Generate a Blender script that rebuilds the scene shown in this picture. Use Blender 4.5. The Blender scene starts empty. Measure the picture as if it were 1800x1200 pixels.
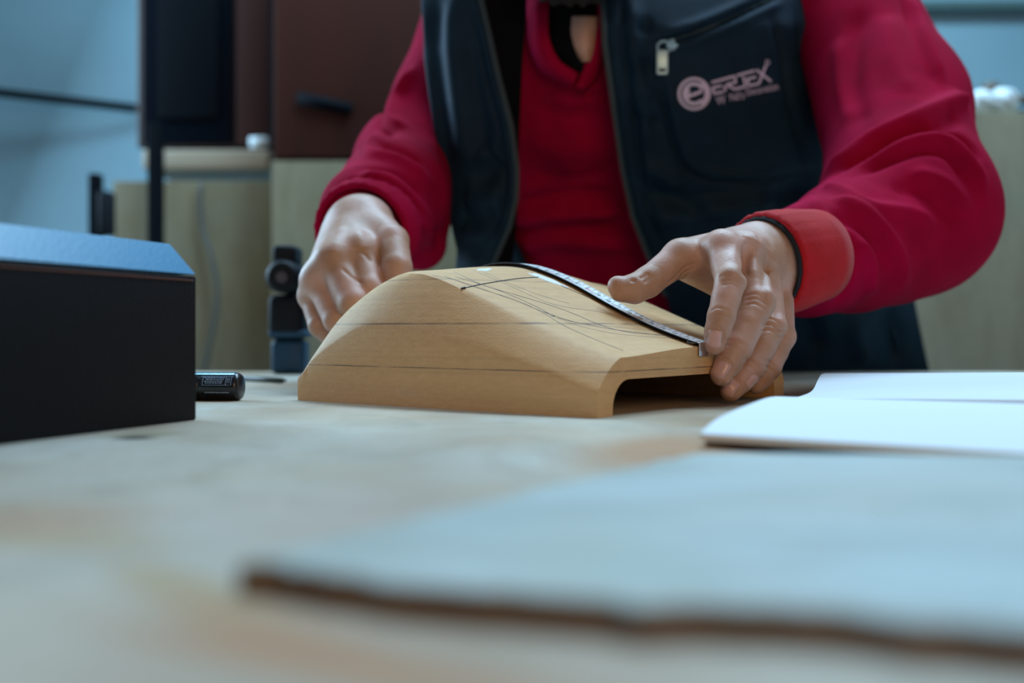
import bpy, math, random
import numpy as np
from mathutils import Vector, Matrix
from mathutils.bvhtree import BVHTree
random.seed(4); rng = np.random.default_rng(4)
scn = bpy.context.scene
COL = scn.collection

# ------------------------------------------------------------------ camera, world, lights
F = 1850.0; YH = 583.0; ZC = 0.9506; ZT = 0.90     # focal length in px, horizon row, eye height, table height
cam_d = bpy.data.cameras.new('camera'); cam = bpy.data.objects.new('camera', cam_d); COL.objects.link(cam)
cam_d.sensor_width = 36.0; cam_d.lens = 37.0
cam.location = (0, 0, ZC); cam.rotation_euler = (math.radians(90), 0, 0)
cam_d.shift_y = -(600 - YH) / 1800.0
cam_d.clip_start = 0.02; cam_d.clip_end = 60
cam_d.dof.use_dof = True; cam_d.dof.focus_distance = 0.72; cam_d.dof.aperture_fstop = 3.6
cam_d.dof.aperture_blades = 7
scn.camera = cam

w = bpy.data.worlds.new('world'); scn.world = w; w.use_nodes = True
wb = w.node_tree.nodes['Background']; wb.inputs[0].default_value = (0.46, 0.47, 0.48, 1); wb.inputs[1].default_value = 0.17

def area(name, loc, target, size, size_y, power, color):
    l = bpy.data.lights.new(name, 'AREA'); l.shape = 'RECTANGLE'; l.size = size; l.size_y = size_y
    l.energy = power; l.color = color
    o = bpy.data.objects.new(name, l); COL.objects.link(o); o.location = loc
    o.rotation_euler = (Vector(target) - Vector(loc)).to_track_quat('-Z', 'Y').to_euler()
    return o
COOL = (0.50, 0.77, 1.0)
area('ceiling_light_over_bench', (0.45, 1.40, 2.75), (0.1, 0.80, 0.9), 1.8, 0.6, 47, COOL)
area('ceiling_light_behind_bench', (0.3, 2.2, 2.75), (0.3, 2.6, 0.9), 2.6, 0.5, 48, (0.45, 0.78, 1.0))
area('window_light_left', (-2.2, 2.3, 1.9), (0.0, 0.9, 0.95), 1.2, 1.2, 74, COOL)
area('warm_light_behind_camera', (0.6, -1.6, 1.7), (0.0, 0.8, 1.0), 1.2, 1.0, 12.5, (1.0, 0.62, 0.32))

scn.view_settings.view_transform = 'Standard'; scn.view_settings.look = 'None'
scn.view_settings.gamma = 1.0; scn.view_settings.use_curve_mapping = False
scn.view_settings.exposure = 0.0
scn.cycles.use_denoising = True

# ------------------------------------------------------------------ helpers
def P(x, y, d):
    return np.array([(x - 900.0) / F * d, d, ZC + (YH - y) / F * d])
def px(p):
    return 900 + F * p[0] / p[1], YH - F * (p[2] - ZC) / p[1]
def on_z(x, y, z=ZT):
    return P(x, y, (ZC - z) * F / (y - YH))

ORIG = {}
def put(name, V, Fc, mat, parent=None, base=None, smooth=True, sharp=None):
    V = np.asarray(V, float).reshape(-1, 3)
    if parent is not None: b = ORIG[parent.name]
    elif base is not None: b = np.array(base, float)
    else: b = np.array([(V[:, 0].min() + V[:, 0].max()) / 2, (V[:, 1].min() + V[:, 1].max()) / 2, V[:, 2].min()])
    me = bpy.data.meshes.new(name)
    me.from_pydata((V - b).tolist(), [], Fc if isinstance(Fc, list) else Fc.tolist())
    me.update()
    if smooth: me.polygons.foreach_set('use_smooth', [True] * len(me.polygons))
    if sharp: me.set_sharp_from_angle(angle=math.radians(sharp))
    ms = mat if isinstance(mat, (list, tuple)) else [mat]
    for m in ms: me.materials.append(m)
    o = bpy.data.objects.new(name, me); COL.objects.link(o)
    if parent is not None: o.parent = parent
    else: o.location = b
    ORIG[o.name] = b
    return o
def root(name, base):
    o = bpy.data.objects.new(name, None); COL.objects.link(o); o.location = tuple(base)
    o.empty_display_size = 0.05
    ORIG[o.name] = np.array(base, float); return o
def tag(o, label, cat, group=None):
    o['label'] = label; o['category'] = cat
    if group: o['group'] = group
    return o
def structure(o): o['kind'] = 'structure'; return o

def merge(*parts):
    Vs, Fs, n = [], [], 0
    for V, Fc in parts:
        V = np.asarray(V, float).reshape(-1, 3)
        Vs.append(V); Fs += [[i + n for i in f] for f in (Fc if isinstance(Fc, list) else Fc.tolist())]; n += len(V)
    return np.vstack(Vs), Fs
def box(c, s, R=None, bev=0.0):
    """box with chamfered edges; c centre, s full sizes, R 3x3 columns = axes"""
    hx, hy, hz = np.array(s) / 2.0; b = min(bev, hx * .9, hy * .9, hz * .9)
    if b <= 0:
        V = np.array([[sx * hx, sy * hy, sz * hz] for sx in (-1, 1) for sy in (-1, 1) for sz in (-1, 1)])
        Fc = [[0, 1, 3, 2], [4, 6, 7, 5], [0, 4, 5, 1], [2, 3, 7, 6], [0, 2, 6, 4], [1, 5, 7, 3]]
    else:
        import bmesh
        bm = bmesh.new(); bmesh.ops.create_cube(bm, size=2.0)
        for v in bm.verts: v.co = (v.co.x * hx, v.co.y * hy, v.co.z * hz)
        bmesh.ops.bevel(bm, geom=bm.edges[:], offset=b, segments=3, profile=.5, affect='EDGES')
        V = np.array([v.co[:] for v in bm.verts]); Fc = [[v.index for v in f.verts] for f in bm.faces]
        bm.free()
    if R is not None: V = V @ np.asarray(R).T
    return V + np.asarray(c), Fc
def frame_of(a, b):
    t = b - a; t = t / np.linalg.norm(t)
    u = np.cross(t, [0, 0, 1.0]);
    if np.linalg.norm(u) < 1e-3: u = np.array([1.0, 0, 0])
    u /= np.linalg.norm(u); return t, u, np.cross(u, t)
def tube(pts, r, n=10, caps=True, flat=1.0):
    pts = [np.asarray(p, float) for p in pts]; m = len(pts)
    rs = r if hasattr(r, '__len__') else [r] * m
    V = []; u = None
    for i in range(m):
        t = pts[min(i + 1, m - 1)] - pts[max(i - 1, 0)]; t = t / (np.linalg.norm(t) + 1e-12)
        if u is None:
            u = np.cross(t, [0, 0, 1.0])
            if np.linalg.norm(u) < 1e-3: u = np.array([1.0, 0, 0])
        u = u - t * np.dot(u, t); u /= np.linalg.norm(u); v = np.cross(u, t)
        for k in range(n):
            a = 2 * math.pi * k / n
            V.append(pts[i] + rs[i] * (math.cos(a) * u + flat * math.sin(a) * v))
    Fc = [[i * n + k, i * n + (k + 1) % n, (i + 1) * n + (k + 1) % n, (i + 1) * n + k] for i in range(m - 1) for k in range(n)]
    if caps: Fc += [list(range(n))[::-1], [(m - 1) * n + k for k in range(n)]]
    return np.array(V), Fc
def smooth_line(pts, n=40):
    """Catmull-Rom through points (any dimension)"""
    p = np.array(pts, float); m = len(p)
    if m == 2: return np.array([p[0] + (p[1] - p[0]) * t for t in np.linspace(0, 1, n)])
    q = np.vstack([2 * p[0] - p[1], p, 2 * p[-1] - p[-2]]); out = []
    for t in np.linspace(0, m - 1 - 1e-9, n):
        i = int(t); f = t - i; a, b, c, d = q[i], q[i + 1], q[i + 2], q[i + 3]
        out.append(.5 * (2 * b + (c - a) * f + (2 * a - 5 * b + 4 * c - d) * f * f + (3 * b - a - 3 * c + d) * f ** 3))
    return np.array(out)
def grid_faces(nu, nv, cu=False):
    return [[i * nv + j, i * nv + j + 1, ((i + 1) % nu) * nv + j + 1, ((i + 1) % nu) * nv + j]
            for i in range(nu if cu else nu - 1) for j in range(nv - 1)]
def normals(V, Fc):
    Q = np.array([f if len(f) == 4 else [f[0], f[1], f[2], f[2]] for f in Fc]) if isinstance(Fc, list) else Fc
    n = np.cross(V[Q[:, 2]] - V[Q[:, 0]], V[Q[:, 3]] - V[Q[:, 1]]); N = np.zeros_like(V)
    for k in range(4): np.add.at(N, Q[:, k], n)
    return N / (np.linalg.norm(N, axis=1, keepdims=True) + 1e-12)
def shell(V, nu, nv, th):
    """closed sheet of thickness th from a grid; the new side goes away from the grid normal"""
    V = np.asarray(V); Fc = grid_faces(nu, nv); N = normals(V, Fc); n = nu * nv
    W = V - N * th; Fa = Fc + [[b + n for b in f[::-1]] for f in Fc]
    ring = [(i, 0) for i in range(nu)] + [(nu - 1, j) for j in range(1, nv)] + [(i, nv - 1) for i in range(nu - 2, -1, -1)] + [(0, j) for j in range(nv - 2, 0, -1)]
    ids = [i * nv + j for i, j in ring]
    for k in range(len(ids)):
        a, b = ids[k], ids[(k + 1) % len(ids)]; Fa.append([a, b, b + n, a + n])
    return np.vstack([V, W]), Fa
def bvh(V, Fc): return BVHTree.FromPolygons([tuple(v) for v in V], Fc if isinstance(Fc, list) else Fc.tolist())
def hit(b, x, y, back=False):
    d = Vector(P(x, y, 1.0) - np.array([0, 0, ZC])).normalized()
    h = b.ray_cast(Vector((0, 0, ZC)), d)
    return None if h[0] is None else (np.array(h[0]), np.array(h[1]))
def cast_line(b, pts, n=40):
    out = []; last = None
    for q in smooth_line(pts, n):
        h = hit(b, q[0], q[1])
        if h is not None: last = np.linalg.norm(h[0] - [0, 0, ZC]); out.append(h[0])
        elif last is not None:
            d = P(q[0], q[1], 1.0) - [0, 0, ZC]; out.append(np.array([0, 0, ZC]) + d / np.linalg.norm(d) * last)
    return np.array(out)
def stroke(V, N, line, w_, amp):
    """raise (amp>0) or sink (amp<0) the surface along a 3-D line"""
    if len(line) < 2: return V
    lo = line.min(0) - 3 * w_; hi = line.max(0) + 3 * w_
    idx = np.where(np.all((V > lo) & (V < hi), axis=1))[0]
    if not len(idx): return V
    Q = V[idx]; best = np.full(len(idx), 1e9); tt = np.zeros(len(idx)); m = len(line) - 1
    for i in range(m):
        a, b = line[i], line[i + 1]; ab = b - a; L = np.dot(ab, ab) + 1e-15
        t = np.clip((Q - a) @ ab / L, 0, 1); d = np.linalg.norm(Q - a - t[:, None] * ab, axis=1)
        u = d < best; best[u] = d[u]; tt[u] = (i + t[u]) / m
    fade = np.clip(np.minimum(tt, 1 - tt) / 0.18, 0, 1); fade = .15 + .85 * fade * fade * (3 - 2 * fade)
    V[idx] += N[idx] * (amp * np.exp(-best ** 2 / (2 * w_ * w_)) * fade)[:, None]
    return V
def taubin(V, Fc, it=2, lam=.5):
    Q = np.array(Fc); n = len(V); e = np.vstack([Q[:, [k, (k + 1) % 4]] for k in range(4)])
    cnt = np.bincount(e.ravel(), minlength=n)[:, None]
    for k in range(it):
        for l in (lam, -lam * 1.04):
            S = np.zeros_like(V)
            for c in range(3):
                S[:, c] = np.bincount(e[:, 0], V[e[:, 1], c], n) + np.bincount(e[:, 1], V[e[:, 0], c], n)
            V = V + l * (S / np.maximum(cnt, 1) - V)
    return V

class Field:
    """smooth union of tapered capsules on a grid, meshed with surface nets"""
    def __init__(s, lo, hi, h):
        s.lo = np.array(lo, float); s.h = h; s.n = np.ceil((np.array(hi) - s.lo) / h).astype(int) + 1
        s.F = np.full(s.n, 9.0, np.float32)
    def _sub(s, lo, hi):
        a = np.clip(np.floor((lo - s.lo) / s.h).astype(int), 0, s.n - 1); b = np.clip(np.ceil((hi - s.lo) / s.h).astype(int) + 1, 1, s.n)
        if np.any(b <= a): return None
        g = [(s.lo[i] + s.h * np.arange(a[i], b[i])).astype(np.float32) for i in range(3)]
        return tuple(slice(a[i], b[i]) for i in range(3)), g[0][:, None, None], g[1][None, :, None], g[2][None, None, :]
    def cone(s, a, b, ra, rb, k=0.004, sub=False, sq=None):
        a = np.asarray(a, float); b = np.asarray(b, float); m = max(ra, rb) + k + 3 * s.h
        r = s._sub(np.minimum(a, b) - m, np.maximum(a, b) + m)
        if r is None: return
        sl, X, Y, Z = r; ab = b - a; L = float(ab @ ab) + 1e-12
        t = np.clip(((X - a[0]) * ab[0] + (Y - a[1]) * ab[1] + (Z - a[2]) * ab[2]) / L, 0, 1)
        dx, dy, dz = X - a[0] - t * ab[0], Y - a[1] - t * ab[1], Z - a[2] - t * ab[2]
        q = dx * dx + dy * dy + dz * dz
        if sq is not None:                     # (axis, stretch): wider along axis
            ax, st = np.asarray(sq[0], float), sq[1]; c = dx * ax[0] + dy * ax[1] + dz * ax[2]
            q = q - c * c * (1 - 1 / (st * st))
        d = np.sqrt(np.maximum(q, 0)) - (ra + t * (rb - ra))
        s._mix(sl, d, k, sub)
    def ell(s, c, R, rad, k=0.006, sub=False):
        c = np.asarray(c, float); R = np.asarray(R, float); m = max(rad) + k + 3 * s.h
        r = s._sub(c - m, c + m)
        if r is None: return
        sl, X, Y, Z = r; D = [X - c[0], Y - c[1], Z - c[2]]; q = 0
        for i in range(3): q = q + ((D[0] * R[0, i] + D[1] * R[1, i] + D[2] * R[2, i]) / rad[i]) ** 2
        s._mix(sl, (np.sqrt(q) - 1) * min(rad), k, sub)
    def _mix(s, sl, d, k, sub):
        f = s.F[sl]
        if sub:
            d = -d; hh = np.clip(.5 - .5 * (f - d) / k, 0, 1); s.F[sl] = f * (1 - hh) + d * hh + k * hh * (1 - hh)
        else:
            hh = np.clip(.5 + .5 * (f - d) / k, 0, 1); s.F[sl] = f * (1 - hh) + d * hh - k * hh * (1 - hh)
    def mesh(s):
        Fv = s.F; Fv[0] = Fv[-1] = 1; Fv[:, 0] = Fv[:, -1] = 1; Fv[:, :, 0] = Fv[:, :, -1] = 1
        S = Fv < 0; nx, ny, nz = S.shape; cnt = np.zeros((nx - 1, ny - 1, nz - 1), np.int8)
        C = [(i, j, k) for i in (0, 1) for j in (0, 1) for k in (0, 1)]
        for i, j, k in C: cnt += S[i:nx - 1 + i, j:ny - 1 + j, k:nz - 1 + k]
        M = (cnt > 0) & (cnt < 8); I = np.argwhere(M); vid = np.full(M.shape, -1, np.int64); vid[M] = np.arange(len(I))
        acc = np.zeros((len(I), 3)); num = np.zeros(len(I))
        for a in C:
            for ax in range(3):
                if a[ax]: continue
                b = list(a); b[ax] = 1
                fa = Fv[I[:, 0] + a[0], I[:, 1] + a[1], I[:, 2] + a[2]]; fb = Fv[I[:, 0] + b[0], I[:, 1] + b[1], I[:, 2] + b[2]]
                m = (fa < 0) != (fb < 0); t = fa[m] / (fa[m] - fb[m]); p = np.tile(np.array(a, float), (m.sum(), 1)); p[:, ax] += t
                acc[m] += p; num[m] += 1
        V = s.lo + s.h * (I + acc / num[:, None]); Q = []
        for ax in range(3):
            o1, o2 = [(1, 2), (2, 0), (0, 1)][ax]
            A = S.take(range(0, S.shape[ax] - 1), ax); B = S.take(range(1, S.shape[ax]), ax)
            E = np.argwhere(A != B); E = E[(E[:, o1] > 0) & (E[:, o2] > 0) & (E[:, o1] < S.shape[o1] - 1) & (E[:, o2] < S.shape[o2] - 1)]
            ins = S[E[:, 0], E[:, 1], E[:, 2]]; q = []
            for u, v in ((0, 0), (1, 0), (1, 1), (0, 1)):
                G = E.copy(); G[:, o1] -= 1 - u; G[:, o2] -= 1 - v; q.append(vid[G[:, 0], G[:, 1], G[:, 2]])
            q = np.stack(q, 1); q[~ins] = q[~ins][:, ::-1]; Q.append(q)
        return V, np.vstack(Q)

# ------------------------------------------------------------------ materials
def mat(name, col, rough=.6, metal=0., col2=None, scale=8., detail=4., bump=0., bscale=60., sheen=0., coat=0., sss=0., spec=.5, stretch=None, lo=.35, hi=.65):
    m = bpy.data.materials.new(name); m.use_nodes = True; nt = m.node_tree; N = nt.nodes; L = nt.links
    b = N['Principled BSDF']; b.inputs['Base Color'].default_value = (*col, 1); b.inputs['Roughness'].default_value = rough
    b.inputs['Metallic'].default_value = metal; b.inputs['Specular IOR Level'].default_value = spec
    if sheen: b.inputs['Sheen Weight'].default_value = sheen; b.inputs['Sheen Roughness'].default_value = .45
    if coat: b.inputs['Coat Weight'].default_value = coat; b.inputs['Coat Roughness'].default_value = .15
    if sss: b.inputs['Subsurface Weight'].default_value = sss; b.inputs['Subsurface Radius'].default_value = (.012, .005, .003); b.inputs['Subsurface Scale'].default_value = .5
    tc = N.new('ShaderNodeTexCoord'); mp = N.new('ShaderNodeMapping'); L.new(tc.outputs['Object'], mp.inputs[0])
    if stretch: mp.inputs['Scale'].default_value = stretch
    if col2 is not None:
        n = N.new('ShaderNodeTexNoise'); n.inputs['Scale'].default_value = scale; n.inputs['Detail'].default_value = detail
        L.new(mp.outputs[0], n.inputs['Vector']); r = N.new('ShaderNodeValToRGB')
        r.color_ramp.elements[0].position = lo; r.color_ramp.elements[0].color = (*col, 1)
        r.color_ramp.elements[1].position = hi; r.color_ramp.elements[1].color = (*col2, 1)
        L.new(n.outputs['Fac'], r.inputs[0]); L.new(r.outputs[0], b.inputs['Base Color'])
    if bump:
        n = N.new('ShaderNodeTexNoise'); n.inputs['Scale'].default_value = bscale; n.inputs['Detail'].default_value = 3
        L.new(mp.outputs[0], n.inputs['Vector']); bp = N.new('ShaderNodeBump'); bp.inputs['Strength'].default_value = bump; bp.inputs['Distance'].default_value = .002
        L.new(n.outputs['Fac'], bp.inputs['Height']); L.new(bp.outputs[0], b.inputs['Normal'])
    return m
def mixcol(nt, fac, a, b):
    x = nt.nodes.new('ShaderNodeMix'); x.data_type = 'RGBA'
    for s, v in ((x.inputs[0], fac), (x.inputs[6], a), (x.inputs[7], b)):
        if hasattr(v, 'is_output'): nt.links.new(v, s)
        else: s.default_value = v if isinstance(v, float) else (*v, 1)
    return x.outputs[2]
def math_(nt, op, a, b=None, c=None, clamp=False):
    x = nt.nodes.new('ShaderNodeMath'); x.operation = op; x.use_clamp = clamp
    for s, v in zip(x.inputs, (a, b, c)):
        if v is None: continue
        if hasattr(v, 'is_output'): nt.links.new(v, s)
        else: s.default_value = v
    return x.outputs[0]
def blob(nt, coord, c, rad, ang, soft=.6):
    """soft elliptical mask of a stain on the xy plane"""
    mp = nt.nodes.new('ShaderNodeMapping'); mp.vector_type = 'TEXTURE'
    mp.inputs['Location'].default_value = (c[0], c[1], 0); mp.inputs['Rotation'].default_value = (0, 0, ang); mp.inputs['Scale'].default_value = (rad[0], rad[1], 10)
    nt.links.new(coord, mp.inputs[0]); ln = nt.nodes.new('ShaderNodeVectorMath'); ln.operation = 'LENGTH'; nt.links.new(mp.outputs[0], ln.inputs[0])
    mr = nt.nodes.new('ShaderNodeMapRange'); mr.inputs[1].default_value = 1; mr.inputs[2].default_value = 1 - soft; nt.links.new(ln.outputs['Value'], mr.inputs[0])
    return mr.outputs[0]
def ply_mat(name, light, dark, dust, scale=3.0, wood=(1, 1, 1), rough=.5, blobs=(), dustamt=.5, bump=.25, spec=.22):
    m = bpy.data.materials.new(name); m.use_nodes = True; nt = m.node_tree; N = nt.nodes; L = nt.links; b = N['Principled BSDF']
    tc = N.new('ShaderNodeTexCoord'); mp = N.new('ShaderNodeMapping'); mp.inputs['Scale'].default_value = wood; L.new(tc.outputs['Object'], mp.inputs[0])
    wv = N.new('ShaderNodeTexWave'); wv.inputs['Scale'].default_value = scale; wv.inputs['Distortion'].default_value = 9; wv.inputs['Detail'].default_value = 3; wv.inputs['Detail Scale'].default_value = .8
    L.new(mp.outputs[0], wv.inputs['Vector'])
    c = mixcol(nt, wv.outputs['Fac'], light, dark)
    n1 = N.new('ShaderNodeTexNoise'); n1.inputs['Scale'].default_value = 7; n1.inputs['Detail'].default_value = 6; L.new(tc.outputs['Object'], n1.inputs['Vector'])
    f = math_(nt, 'MULTIPLY_ADD', n1.outputs['Fac'], 3.0, -1.5 + dustamt, clamp=True)
    c = mixcol(nt, f, c, dust)
    n2 = N.new('ShaderNodeTexNoise'); n2.inputs['Scale'].default_value = 160; n2.inputs['Detail'].default_value = 4; L.new(tc.outputs['Object'], n2.inputs['Vector'])
    f2 = math_(nt, 'MULTIPLY_ADD', n2.outputs['Fac'], 1.6, -.55, clamp=True); c = mixcol(nt, math_(nt, 'MULTIPLY', f2, .35), c, tuple(v * .62 for v in light))
    n3 = N.new('ShaderNodeTexNoise'); n3.inputs['Scale'].default_value = 22; n3.inputs['Detail'].default_value = 7; n3.inputs['Distortion'].default_value = 1.2; L.new(mp.outputs[0], n3.inputs['Vector'])
    c = mixcol(nt, math_(nt, 'MULTIPLY', math_(nt, 'MULTIPLY_ADD', n3.outputs['Fac'], 5.0, -2.4, clamp=True), .40), c, tuple(v * .60 for v in light))
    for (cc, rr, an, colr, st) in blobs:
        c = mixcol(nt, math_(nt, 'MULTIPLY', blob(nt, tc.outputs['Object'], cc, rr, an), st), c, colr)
    L.new(c, b.inputs['Base Color']); b.inputs['Roughness'].default_value = rough; b.inputs['Specular IOR Level'].default_value = spec
    bp = N.new('ShaderNodeBump'); bp.inputs['Strength'].default_value = bump; bp.inputs['Distance'].default_value = .001; L.new(n2.outputs['Fac'], bp.inputs['Height']); L.new(bp.outputs[0], b.inputs['Normal'])
    return m

M_wall = mat('painted_wall', (.40, .62, .73), .8, col2=(.29, .48, .58), scale=1.2, bump=.1, bscale=30)
M_floor = mat('concrete_floor', (.20, .20, .19), .7, col2=(.14, .14, .14), scale=3)
M_black = mat('black_metal', (.003, .0045, .007), .7, spec=.06)
M_blackglass = mat('black_glass', (.002, .004, .008), .4, spec=.05)
M_brown = mat('dark_brown_laminate', (.062, .018, .011), .8, col2=(.042, .013, .009), scale=3, spec=.1, stretch=(1, 1, .3))
M_brownedge = mat('brown_frame', (.055, .028, .022), .5)
M_steel = mat('steel', (.62, .64, .66), .28, metal=1.)
M_chrome = mat('chrome', (.75, .78, .82), .16, metal=1.)
M_shirt = mat('red_fleece', (.41, .0025, .044), .9, col2=(.33, .002, .035), scale=25, bump=.35, bscale=900, sheen=.0, spec=.06)
M_cuff = mat('red_rib_knit', (.50, .010, .015), .85, col2=(.42, .007, .012), scale=40, bump=.3, bscale=700, sheen=.1, spec=.2)
M_liner = mat('black_cuff_liner', (.006, .008, .012), .8)
M_vest = mat('navy_black_softshell', (.003, .019, .042), .72, col2=(.004, .026, .054), scale=30, bump=.2, bscale=1200, sheen=.0, spec=.25)
M_vestdark = mat('black_lining', (.004, .004, .006), .9, spec=.1)
M_trousers = mat('black_trousers', (.006, .008, .011), .85, bump=.1, bscale=800, spec=.15)
M_zip = mat('navy_zip_tape', (.016, .045, .070), .5)
M_print = mat('lilac_print', (.75, .68, .95), .7)
M_nail = mat('fingernail', (.68, .40, .37), .25, sss=.1, coat=.2)
M_paper = mat('white_paper', (.74, .80, .86), .8, spec=.2)
M_cover = mat('brown_kraft_cover', (.16, .09, .06), .8)
M_tapew = mat('white_tape_enamel', (.80, .83, .86), .35)
M_tapeback = mat('dark_tape_back', (.02, .02, .03), .4)
M_ink = mat('black_ink', (.012, .014, .02), .6)
M_redink = mat('red_ink', (.55, .02, .03), .6)
M_graph = mat('graphite', (.20, .215, .25), .6)
M_white = mat('white_correction_paint', (.82, .85, .86), .6)
M_hair = mat('dark_hair', (.012, .009, .008), .7, bump=.6, bscale=300)
M_leather = mat('black_leather', (.006, .006, .008), .6, bump=.25, bscale=500, spec=.15)
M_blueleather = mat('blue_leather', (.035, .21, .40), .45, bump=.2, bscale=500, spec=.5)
M_thread = mat('brown_thread', (.16, .06, .04), .8)
M_drillblue = mat('blue_plastic', (.006, .060, .13), .5)
M_drillblack = mat('black_rubber', (.005, .009, .015), .6, spec=.25)
M_foamwhite = mat('white_foam', (.72, .80, .84), .85)
M_wood = mat('light_pine', (.42, .34, .25), .6, col2=(.34, .26, .18), scale=6, stretch=(.3, 1, 1))
M_woodbrown = mat('dark_wood_handle', (.13, .10, .08), .6)
M_eye = mat('eye_white', (.7, .7, .7), .2)

# skin: blotchy colour with fine creases
M_skin = mat('skin', (.47, .26, .17), .46, sss=.10, col2=(.60, .35, .28), scale=34, detail=5, lo=.40, hi=.60)
def _skin():
    nt = M_skin.node_tree; N = nt.nodes; L = nt.links; tc = N.new('ShaderNodeTexCoord')
    v = N.new('ShaderNodeTexVoronoi'); v.inputs['Scale'].default_value = 620; v.feature = 'DISTANCE_TO_EDGE'; L.new(tc.outputs['Object'], v.inputs['Vector'])
    n = N.new('ShaderNodeTexNoise'); n.inputs['Scale'].default_value = 260; n.inputs['Detail'].default_value = 4; L.new(tc.outputs['Object'], n.inputs['Vector'])
    h = math_(nt, 'ADD', math_(nt, 'MULTIPLY', v.outputs['Distance'], .8), n.outputs['Fac'])
    bp = N.new('ShaderNodeBump'); bp.inputs['Strength'].default_value = .32; bp.inputs['Distance'].default_value = .0007
    L.new(h, bp.inputs['Height']); L.new(bp.outputs[0], N['Principled BSDF'].inputs['Normal'])
_skin()

# ------------------------------------------------------------------ room
def slab(name, lo, hi, m): 
    lo = np.array(lo, float); hi = np.array(hi, float); V, Fc = box((lo + hi) / 2, hi - lo)
    return put(name, V, Fc, m, smooth=False)
structure(slab('floor', (-3.2, -2.2, -.1), (3.4, 3.6, 0), M_floor))
structure(slab('wall_back', (-3.2, 3.5, 0), (3.4, 3.62, 2.9), M_wall))
structure(slab('wall_left', (-3.3, -2.2, 0), (-3.2, 3.62, 2.9), M_wall))
structure(slab('wall_right', (3.4, -2.2, 0), (3.5, 3.62, 2.9), M_wall))
tr = P(1700, 12, 3.47)
structure(slab('trim_1', (.9, 3.44, tr[2] - .012), (3.4, 3.5, tr[2] + .012), mat('green_grey_sill', (.12, .20, .20), .5)))

# ------------------------------------------------------------------ work table
def tb(x, y): p = on_z(x, y); return (p[0], p[1] - .52)
warm = (.44, .22, .10); orange = (.46, .25, .13); yel = (.44, .31, .16)
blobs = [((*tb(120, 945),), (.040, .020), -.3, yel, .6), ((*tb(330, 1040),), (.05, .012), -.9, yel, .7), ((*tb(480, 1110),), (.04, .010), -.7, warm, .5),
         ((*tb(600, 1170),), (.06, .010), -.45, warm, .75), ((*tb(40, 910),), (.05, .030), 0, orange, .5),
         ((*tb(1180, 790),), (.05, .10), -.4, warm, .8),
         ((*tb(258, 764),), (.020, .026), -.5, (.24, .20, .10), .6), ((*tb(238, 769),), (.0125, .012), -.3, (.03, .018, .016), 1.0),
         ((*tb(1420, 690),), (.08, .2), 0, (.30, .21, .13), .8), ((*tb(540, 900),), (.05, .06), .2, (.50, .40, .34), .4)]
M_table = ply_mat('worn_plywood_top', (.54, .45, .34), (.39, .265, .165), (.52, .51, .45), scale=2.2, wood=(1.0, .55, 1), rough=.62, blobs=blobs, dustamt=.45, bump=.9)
table = root('workbench', (0, .52, 0))
tag(table, 'large workbench with a stained pale plywood top that everything stands on', 'workbench')
V, Fc = box((0, .52, ZT - .0125), (2.6, 1.636, .025), bev=.001)
top = put('table_top', V, Fc, M_table, table, sharp=40)
# put the texture origin on the surface
for sx in (-1.2, 1.2):
    for sy in (-.22, 1.26):
        V, Fc = box((sx, sy, (ZT - .025) / 2), (.08, .08, ZT - .025), bev=.004); put('leg', V, Fc, M_wood, table, sharp=40)
V, Fc = box((0, 1.27, ZT - .075), (2.3, .03, .10)); put('apron', V, Fc, M_wood, table, smooth=False)

# ------------------------------------------------------------------ MDF workpiece
U = .615
FL = np.array([-.258 * U, 1.267 * U, ZT]); eu = np.array([.785, -.6185, 0]); eu /= np.linalg.norm(eu); ev = np.array([-eu[1], eu[0], 0])
LEN = .4315 * U; WID = .426 * U
Ls = np.array([0, .02, .05, .10, .155, .21, .265, .31, .35, .40, .45, .55, .674, .78, .86, .93, 1.0])
Lz = np.array([.026, .033, .046, .060, .072, .083, .0905, .0925, .0922, .0895, .086, .0775, .065, .0525, .0425, .033, .024])
Ts = np.array([0, .01, .03, .06, .10, .15, .20, .26, .32, .38, .45, .53, .62, .70, .80, .90, 1.0])
Tz = np.array([.034, .048, .069, .092, .112, .127, .1365, .145, .1500, .1490, 0.1425, .1300, .1150, .1010, .084, .0685, .055])
def pch(x, xp, yp):
    p = smooth_line(np.stack([xp, yp], 1), 900); return np.interp(x, p[:, 0], p[:, 1])
def prof(s):
    L_, T_ = pch(s, Ls, Lz) * U, pch(s, Ts, Tz) * U; c = .036 * U; cr = .0055 * min(1, s / .2 + .3) + .0062 * math.exp(-((s - .56) / .20) ** 2)
    vv = []; side = [(0, 0), (0, L_ * .5), (0, L_ - .0012), (.0006, L_ + .0006)]
    for t in np.linspace(.12, .88, 6): side.append((c * t, L_ + (T_ - L_) * t + .0022 * math.sin(math.pi * t)))
    side += [(c - .0005, T_ - .0004), (c + .0030, T_ + .0012)]
    for v, z in side: vv.append((v, z))
    nt_ = 23
    for i in range(1, nt_):
        t = i / nt_; v = c + .0030 + (WID - 2 * c - .006) * t; vv.append((v, T_ + .0012 + cr * math.sin(math.pi * t) ** 1.5))
    for v, z in side[::-1]: vv.append((WID - v, z))
    return np.array(vv)
def crown(s, v):
    p = prof(s); return np.interp(v, p[10:-10, 0], p[10:-10, 1])
SS = np.unique(np.concatenate([np.linspace(0, .12, 14), np.linspace(.12, 1, 60)]))
def W_(s, v, z): return FL + eu * (s * LEN) + ev * v + np.array([0, 0, z])
rows = []
for s in SS:
    p = prof(s); rows.append(np.array([W_(s, v, z) for v, z in p]))
npf = rows[0].shape[0]
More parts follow.
